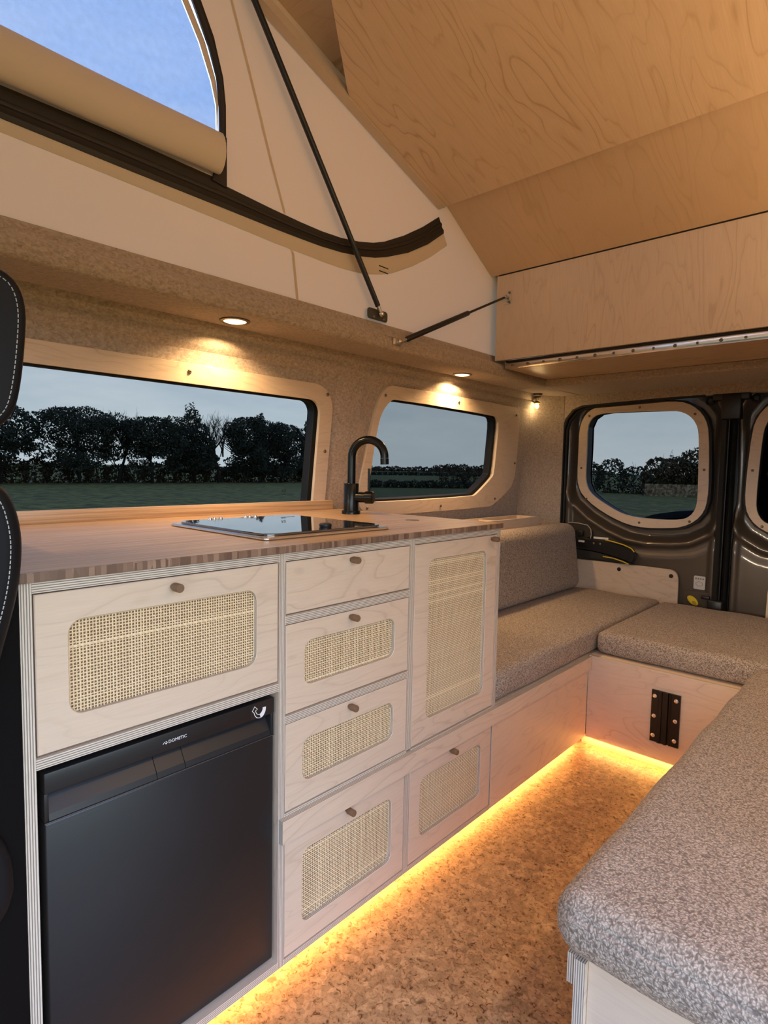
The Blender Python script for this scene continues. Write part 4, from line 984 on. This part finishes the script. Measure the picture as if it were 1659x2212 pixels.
gs = thing('flap_strut', 'short black gas strut holding the upright bed flap', 'gas strut', (-.44, 1.46, 1.41))
g0, g1 = V((-.432, 1.462, 1.409)), V((-.428, 2.088, 1.690)); gd = (g1-g0).normalized()
tube('cylinder', [g0+gd*.030, g0+gd*.033, g0+gd*.405, g0+gd*.41], [.008, .0095, .0095, .008], BLACK, gs, 16)
tube('piston_rod', [g0+gd*.405, g1-gd*.01], .0045, BLACK, gs, 12)
tube('end_fitting', [g0, g0+gd*.035], .0058, STEEL, gs, 12)
lathe('ball_joint', [(0, -.010), (.007, -.008), (.009, -.002), (.009, .005), (0, .010)], g0+V((-.004, 0, 0)), (1, 0, 0), STEEL, gs, 16)
bbox('floor_bracket', (-.452, -.440, 1.436, 1.474, 1.398, 1.420), STEEL, gs, bev=.001)
bbox('bracket_tab', (-.447, -.444, 1.40, 1.47, 1.422, 1.4235), STEEL, gs, bev=0)
plate('flap_bracket', [(-.443, 1.664), (-.412, 1.664), (-.412, 1.716), (-.430, 1.716), (-.443, 1.704)], [], (0, 2.101, 0), (1, 0, 0), (0, 0, 1), .0025, STEEL, gs)
for x, z in ((-.418, 1.671), (-.418, 1.709)): screw(gs, (x, 2.0985, z), (0, -1, 0), .0045)
lathe('ball_joint', [(0, -.010), (.0065, -.008), (.0085, 0), (.006, .008), (0, .010)], g1, (0, 1, 0), STEEL, gs, 16)
bbox('bracket_stem', (-.432, -.424, 2.086, 2.101, 1.672, 1.684), STEEL, gs, bev=.002)

# ------------------------------------------------------------------ lamps
def downlight(x, y, z, label, group='round soffit downlights', k=1.0):
    t_ = thing('downlight', label, 'downlight', (x, y, z), group)
    lathe('trim_ring', [(.030, .0015), (.0385, .0), (.040, -.002), (.0395, -.004), (.031, -.005), (.029, -.002)], (x, y, z), (0, 0, 1), mat('brown_ring', (.16, .11, .07), .35, .6), t_, 32)
    lathe('lens', [(0, -.006), (.024, -.0055), (.0305, -.003)], (x, y, z), (0, 0, 1), GLOW, t_, 32)
    ld = bpy.data.lights.new('downlight_lamp', 'AREA'); ld.shape = 'DISK'; ld.size = .055; ld.spread = math.radians(140); ld.energy = DOWN_W*k; ld.color = (1, .64, .30)
    lo = bpy.data.objects.new('downlight_lamp', ld); link(lo, t_, (x, y, z-.008)); return t_
downlight(-.530, .900, 1.3835, 'glowing round downlight in the soffit above the large side window')
downlight(-.555, 1.985, 1.3845, 'glowing round downlight in the soffit above the smaller side window', k=1.5)
downlight(2*XC+.530, .900, 1.3835, 'unseen round downlight added in the right soffit above the nearest cushion')  # unseen mirror of the left lamp, added for more interior light
downlight(2*XC+.530, 1.985, 1.3835, 'unseen round downlight added in the right soffit near the rear doors')  # also unseen, added to match the left rear lamp and lift the light
downlight(-.505, -.185, 1.3835, 'round downlight in the left soffit over the cab seat')
bl = thing('bulb_lamp', 'small bare glowing bulb hanging in the rear corner', 'lamp', (-.60, 2.70, 1.384))
B0 = V((-.60, 2.70, 1.3845)); dn_ = V((0, 0, -1))
lathe('ceiling_cap', [(0, 0), (.026, 0), (.026, .003), (.022, .007), (.0195, .008)], B0, dn_, mat('brown_cap', (.03, .018, .012), .4), bl, 24)
lathe('white_collar', [(.0195, .008), (.0195, .014)], B0, dn_, mat('white_collar', (.75, .70, .64), .5), bl, 24)
lathe('lower_cap', [(.0195, .014), (.0195, .016), (.014, .019), (0, .0195)], B0, dn_, mat('brown_cap'), bl, 24)
for s in (-1, 1): tube('wire', [B0+V((s*.005, 0, -.018)), B0+V((s*.006, 0, -.028)), B0+V((s*.003, 0, -.038))], .0012, mat('brown_cap'), bl, 6)
lathe('bulb_cap', [(0, .036), (.008, .037), (.013, .043), (.0155, .048)], B0, dn_, mat('brass_cap', (.25, .15, .06), .35, .8), bl, 20)
lathe('glass_globe', [(.0155, .048), (.0195, .056), (.0205, .064), (.018, .074), (.010, .082), (0, .084)], B0, dn_, CLEAR, bl, 20)
lathe('filament', [(0, .050), (.006, .053), (.009, .060), (.008, .068), (.003, .073), (0, .074)], B0, dn_, BULBG, bl, 16)
ld = bpy.data.lights.new('bulb_light', 'POINT'); ld.energy = BULB_W; ld.color = WARM; ld.shadow_soft_size = .02
lo = bpy.data.objects.new('bulb_light', ld); link(lo, bl, B0+dn_*.095)
def strip(name, label, p0, p1, wdt, power, facing, col=(1, .50, .13)):
    p0, p1 = V(p0), V(p1); t_ = thing(name, label, 'light strip', (p0+p1)/2, 'warm floor light strips')
    d = (p1-p0).normalized(); fdir = V(facing).normalized(); sd_ = d.cross(fdir).normalized()
    a = [p0+sd_*wdt/2, p0-sd_*wdt/2, p1-sd_*wdt/2, p1+sd_*wdt/2]; vs = a+[q-fdir*.003 for q in a]
    mesh('led_tape', vs, [(0, 1, 2, 3), (7, 6, 5, 4), (0, 4, 5, 1), (1, 5, 6, 2), (2, 6, 7, 3), (3, 7, 4, 0)], STRIPG, t_)
    ld = bpy.data.lights.new('strip_light', 'AREA'); ld.shape = 'RECTANGLE'; ld.size = (p1-p0).length; ld.size_y = wdt; ld.energy = power; ld.color = col
    lo = bpy.data.objects.new('strip_light', ld); link(lo, t_, (p0+p1)/2+fdir*.002)
    z_ = -fdir; mm = Matrix.Identity(3)
    y_ = z_.cross(d)
    for i in range(3): mm[i][0], mm[i][1], mm[i][2] = d[i], y_[i], z_[i]
    lo.rotation_euler = mm.to_euler(); return t_
strip('floor_light_strip', 'hidden amber light strip glowing under the kitchen and left bench', (-.050, .26, .0315), (-.050, 2.03, .0315), .012, STRIP_W, (.85, 0, -.5))
strip('floor_light_strip', 'hidden amber light strip glowing under the rear bench', (.0, 2.046, .030), (.55, 2.046, .030), .010, STRIP_W*.22, (0, -.5, -1))
strip('added_roof_light', 'added warm light strip on top of the right soffit, out of view', (.90, .2, 1.485), (.90, 2.0, 1.485), .012, ROOF_W, (-.5, 0, 1), WARM)  # unseen lamp added to brighten the roof boards

# ------------------------------------------------------------------ driver's seat at the picture's left edge
ss = thing('cab_seat', 'black leather cab seat with pale stitching at the left edge', 'seat', (-.2, .1, 0))
def side_form(name, prof, x0, x1, m_, bev=.03):
    bm = bmesh.new(); n = len(prof); f1 = [bm.verts.new((x0, y, z)) for y, z in prof]; f2_ = [bm.verts.new((x1, y, z)) for y, z in prof]
    bm.faces.new(f1[::-1]); bm.faces.new(f2_)
    for i in range(n): bm.faces.new((f1[i], f1[(i+1) % n], f2_[(i+1) % n], f2_[i]))
    bmesh.ops.recalc_face_normals(bm, faces=bm.faces)
    ed = [e_ for e_ in bm.edges if abs(e_.verts[0].co.x-e_.verts[1].co.x) < 1e-6]
    bmesh.ops.bevel(bm, geom=ed, offset=bev, segments=4, affect='EDGES', profile=.6)
    return bmobj(name, bm, m_, ss, smooth=True, auto=math.radians(55))
head = smooth_loop([(.14, 1.24), (.213, 1.226), (.233, 1.211), (.2405, 1.185), (.2395, 1.15), (.233, 1.09), (.224, 1.052), (.204, 1.032), (.14, 1.02), (.11, 1.10)], 2)
side_form('headrest', head, -.27, .034, LEATHER, .012)
back = smooth_loop([(.13, .985), (.206, .972), (.2225, .950), (.2305, .912), (.231, .88), (.226, .835), (.212, .78), (.195, .72), (.16, .55), (.06, .46), (-.02, .50), (.03, .80)], 2)
side_form('backrest', back, -.44, .034, LEATHER, .022)
side_form('seat_pad', smooth_loop([(.17, .56), (.215, .50), (.215, .40), (.1, .34), (-.42, .36), (-.46, .44), (-.42, .50), (0, .50)], 2), -.45, .02, LEATHER, .02)
bbox('seat_base', (-.42, -.02, -.35, .205, .0, .37), mat('seat_side_cover', (.005, .004, .004), .8, 0, Specular_IOR_Level=.1), ss, bev=.01)
bbox('side_cover', (-.015, .004, -.30, .2298, .02, .835), mat('seat_side_cover', (.005, .004, .004), .8, 0, Specular_IOR_Level=.1), ss, bev=.002)
for s in (-.17, -.07): tube('headrest_post', [(s, .165, .95), (s, .165, 1.05)], .007, STEEL, ss, 10)
def stitches(path, name='stitch_row'):
    vs, fs = [], []; pts_ = [V(p) for p in path]
    tot = 0; segs = []
    for a, b_ in zip(pts_, pts_[1:]): segs.append((a, b_, tot)); tot += (b_-a).length
    s = 0
    while s < tot:
        for a, b_, t0_ in segs:
            l = (b_-a).length
            if t0_ <= s < t0_+l:
                d = (b_-a).normalized(); p = a+d*(s-t0_); v_, q_ = tube_data([p, p+d*.0042], .0008, 5); o = len(vs); vs += v_; fs += [[i+o for i in q] for q in q_]
        s += .0062
    o_ = mesh(name, vs, fs, STITCH, ss); o_['kind'] = 'stuff'; return o_
hs = offset(ccw(head), -.0105)
stitches([(.0335, y, z) for y, z in hs if y > .17])
bs = offset(ccw(back), -.012)
stitches([(.0335, y-.004, z) for y, z in bs if y > .165 and z > .55])

# ================================================================== OUTSIDE
GZ = -.6
bm = bmesh.new()
for a, b_ in ((-900, -900), (900, -900), (900, 900), (-900, 900)): bm.verts.new((a, b_, GZ))
bm.faces.new(bm.verts[:]); gr = bmobj('ground', bm, FIELD); struct(gr)
def leaf_cloud(blobs, n, size, rng, flat=.6):
    vs, fs = [], []
    tot = sum(b_[3]*b_[4]*b_[5] for b_ in blobs)**(1)
    for (cx, cy, cz, rx, ry, rz) in blobs:
        k = max(30, int(n*(rx*ry*rz)/tot))
        for _ in range(k):
            while True:
                d = V((rng.uniform(-1, 1), rng.uniform(-1, 1), rng.uniform(-1, 1)))
                if .05 < d.length < 1: break
            d = d.normalized()*(d.length**.35)*(1+.18*noise.noise(V((cx, cy, cz))*3.1+d*2.3))
            p = V((cx+d.x*rx, cy+d.y*ry, cz+d.z*rz))
            a = V((rng.gauss(0, 1), rng.gauss(0, 1), rng.gauss(0, 1))).normalized(); b2 = a.cross(V((rng.gauss(0, 1), rng.gauss(0, 1), rng.gauss(0, 1)))).normalized()
            s = size*rng.uniform(.6, 1.5); o = len(vs)
            vs += [p-a*s, p+b2*s*.5, p+a*s, p-b2*s*.5]; fs.append((o, o+1, o+2, o+3))
    return vs, fs
def branch(vs, fs, p, d, l, r_, depth, rng, seg=5):
    pts_ = [p]; q = p.copy(); dd_ = d.copy()
    for i in range(4):
        dd_ = (dd_+V((rng.gauss(0, .12), rng.gauss(0, .12), .06))).normalized(); q = q+dd_*l/4; pts_.append(q.copy())
    v_, f_ = tube_data(pts_, [r_*(1-.16*i) for i in range(5)], seg); o = len(vs); vs += v_; fs += [[i+o for i in k] for k in f_]
    if depth > 0:
        for i in range(4 if depth > 1 else 5):
            k = rng.uniform(.35, 1); s_ = pts_[0].lerp(pts_[-1], k); s_ = pts_[min(4, int(k*4)+0)]
            nd = (dd_+V((rng.gauss(0, .55), rng.gauss(0, .55), rng.gauss(.1, .3)))).normalized()
            branch(vs, fs, s_, nd, l*rng.uniform(.5, .75), r_*.5, depth-1, rng, 4)
def tree(x, y, h, wdt, kind, label, seed):
    rng = random.Random(seed); t_ = thing('tree', label, 'tree', (x, y, GZ), 'trees beyond the meadow')
    vs, fs = [], []
    branch(vs, fs, V((x, y, GZ)), V((0, 0, 1)), h*.62, .16, 3 if kind == 'bare' else 2, rng, 6)
    mesh('trunk', vs, fs, BARK, t_, smooth=True)
    if kind == 'bare':
        vs, fs = [], []
        for _ in range(7):
            branch(vs, fs, V((x+rng.uniform(-.5, .5), y+rng.uniform(-.8, .8), GZ+h*.35)), V((rng.gauss(0, .25), rng.gauss(0, .35), 1)).normalized(), h*.36, .06, 3, rng, 4)
        mesh('bare_twigs', vs, fs, BARK, t_); return t_
    bl_ = []
    if kind == 'round':
        for _ in range(34):
            a = rng.uniform(0, 2*PI); rr_ = wdt/2*math.sqrt(rng.random())*.9; k = rng.uniform(.20, .92)
            bl_.append((x+rr_*math.cos(a), y+rr_*math.sin(a), GZ+h*(k-.10*(rr_/wdt)), wdt*.19, wdt*.19, h*rng.uniform(.06, .12)))
        bl_.append((x, y, GZ+h*.66, wdt*.44, wdt*.50, h*.28))
    else:
        for i in range(9):
            k = i/8; bl_.append((x+rng.uniform(-.2, .2), y+rng.uniform(-.4, .4)*wdt*.2, GZ+h*(.24+.70*k), wdt*(.48-.38*k), wdt*(.50-.40*k), h*.12))
    v_, f_ = leaf_cloud(bl_, 15000, .10, rng); mesh('foliage', v_, f_, LEAFD, t_); return t_
TL = ['dark evergreen behind the cab seat, leftmost in the large window', 'broad bushy evergreen right of the cab seat in the large window', 'bare twiggy tree between two bushy evergreens in the large window', 'dark two-topped evergreen left of centre in the large window',
      'pointed evergreen in the middle of the large window', 'pale bare tree right of the pointed evergreen', 'upright dark evergreen just right of the pale bare tree', 'slim dark evergreen squeezed between upright and rounded evergreens', 'rounded dark evergreen near right end of the large window', 'small pointed evergreen at right edge of the large window', 'dark evergreen beyond the cab seat, outside the picture']
specs = [(-49.3, 12.6, 6.2, 5.6, 'round'), (-48.8, 18.0, 6.5, 6.2, 'round'), (-48.6, 21.0, 6.3, 2.6, 'bare'), (-47.6, 23.4, 6.0, 5.4, 'round'), (-48.0, 27.6, 6.9, 4.6, 'cone'), (-48.6, 30.4, 7.0, 3.0, 'bare'), (-47.3, 32.6, 6.7, 3.8, 'round'), (-47.6, 34.4, 6.5, 2.2, 'cone'), (-48.0, 37.3, 6.5, 5.2, 'round'), (-47.6, 40.6, 6.2, 2.2, 'cone'), (-48.5, 8.8, 6.4, 4.6, 'round')]
for i, (s_, l_) in enumerate(zip(specs, TL)): tree(*s_, l_, 100+i)
def hedge(name, label, pts_, h, wdt, m_, seed, n=2600, size=.12, cat='hedge', grp=None):
    rng = random.Random(seed); a, b_ = V(pts_[0]), V(pts_[1]); ln = (b_-a).length; t_ = thing(name, label, cat, ((a.x+b_.x)/2, (a.y+b_.y)/2, GZ), grp)
    bl_ = []; k = max(3, int(ln/(wdt*1.0)))
    for i in range(k+1):
        p = a.lerp(b_, i/k); hh = h*rng.uniform(.8, 1.12); bl_.append((p.x, p.y, GZ+hh*.45, wdt*.75, wdt*.75, hh*.55))
    v_, f_ = leaf_cloud(bl_, n, size, rng); mesh('foliage', v_, f_, m_, t_)
    vs, fs = [], []
    for i in range(0, k+1, max(1, k//14)): branch(vs, fs, V((a.lerp(b_, i/k).x, a.lerp(b_, i/k).y, GZ)), V((0, 0, 1)), h*.75, .04, 1, rng, 4)
    mesh('stems', vs, fs, BARK, t_); return t_
hedge('hedge', 'brown bramble hedge under the row of evergreens', ((-50.3, 6), (-49.4, 43)), 1.9, 1.5, LEAFB, 21, 14000, .13)
hedge('hedge', 'low dark hedge across the near meadow in the smaller window', ((-36.5, 31.5), (-22, 53)), .62, .7, LEAFD, 22, 7000, .10)
hedge('hedge', 'second dark hedge beyond the strip of bright field', ((-112, 92), (-80, 145)), .9, 1.4, LEAFD, 23, 4000, .25)
hedge('hedge', 'distant hedge line along the skyline in the smaller window', ((-330, 250), (-190, 480)), 3.2, 6, LEAFB, 24, 5000, .9)
hedge('hedge', 'distant clump of brown trees on the skyline', ((-250, 330), (-180, 400)), 5.4, 8, LEAFB, 25, 5000, .7)
hedge('bush', 'brown rounded bush beside the low hedge in the smaller window', ((-37.5, 53.0), (-31, 56.5)), 1.9, 2.2, LEAFB, 26, 3500, .12, 'bush')
hedge('bush', 'long dark hedge of bushes behind the stone wall', ((-21, 46.2), (-4, 50.2)), 2.5, 1.6, LEAFD, 27, 9000, .12, 'bush')
hedge('bush', 'tall spiky bush rising above the stone wall', ((-14.2, 47.4), (-10.8, 48.4)), 3.5, 1.6, LEAFB, 28, 5000, .13, 'bush')
hedge('bush', 'tall spiky bush right of the one above the wall', ((-9.6, 47.4), (-7.6, 48.0)), 3.0, 1.5, LEAFB, 29, 3500, .13, 'bush')
sw = thing('stone_wall', 'low dry stone wall at the foot of the bushes behind the van', 'wall', (-11, 45, GZ))
rng = random.Random(5); bm = bmesh.new(); vs, fs = [], []
d = V((7.5, 1.9, 0)).normalized(); a = V((-14.2, 44.2, GZ))
for row in range(7):
    s = rng.uniform(0, .2)
    while s < 9:
        l = rng.uniform(.18, .42); h_ = .118; p = a+d*s+V((0, 0, row*.124)); nrm = V((d.y, -d.x, 0))
        c_ = []
        for (du, dn2, dz_) in ((0, 0, 0), (1, 0, 0), (1, 1, 0), (0, 1, 0), (0, 0, 1), (1, 0, 1), (1, 1, 1), (0, 1, 1)):
            c_.append(p+d*(du*(l-.02))-nrm*(dn2*.3-rng.uniform(0, .04))+V((0, 0, dz_*h_)))
        o = len(vs); vs += c_; fs += [tuple(o+i for i in q) for q in ((0, 1, 5, 4), (1, 2, 6, 5), (2, 3, 7, 6), (3, 0, 4, 7), (4, 5, 6, 7))]; s += l
bm.free(); so = mesh('stones', vs, fs, STONE, sw); so['kind'] = 'stuff'
cp_ = [a+V((d.y, -d.x, 0))*-.06, a+d*9+V((d.y, -d.x, 0))*-.06, a+d*9+V((d.y, -d.x, 0))*-.26, a+V((d.y, -d.x, 0))*-.26]
mesh('wall_core', cp_+[p+V((0, 0, .82)) for p in cp_], [(0, 1, 5, 4), (1, 2, 6, 5), (2, 3, 7, 6), (3, 0, 4, 7), (4, 5, 6, 7)], LINER, sw)
# dark bag on a rack outside the right rear door, its corner dipping across the left pane
rk = thing('rear_rack_bag', 'black cover bag carried outside the right rear door', 'bag', (.55, 3.2, .7))
prof = smooth_loop([(-.24, .70), (-.20, .775), (-.05, .812), (.10, .826), (.20, .86), (.26, 1.0), (.28, 1.30), (.34, 1.38), (.9, 1.40), (.98, 1.3), (1.0, .70), (.9, .62), (-.1, .62)], 2)
plate('bag_body', prof, [], (0, 3.06, 0), (1, 0, 0), (0, 0, 1), .26, mat('black_cover_cloth', (.012, .012, .011), .85), rk, ch=.03)
bbox('rack_arm', (.5, .54, 2.99, 3.2, .55, .60), BLACK, rk, bev=.004)
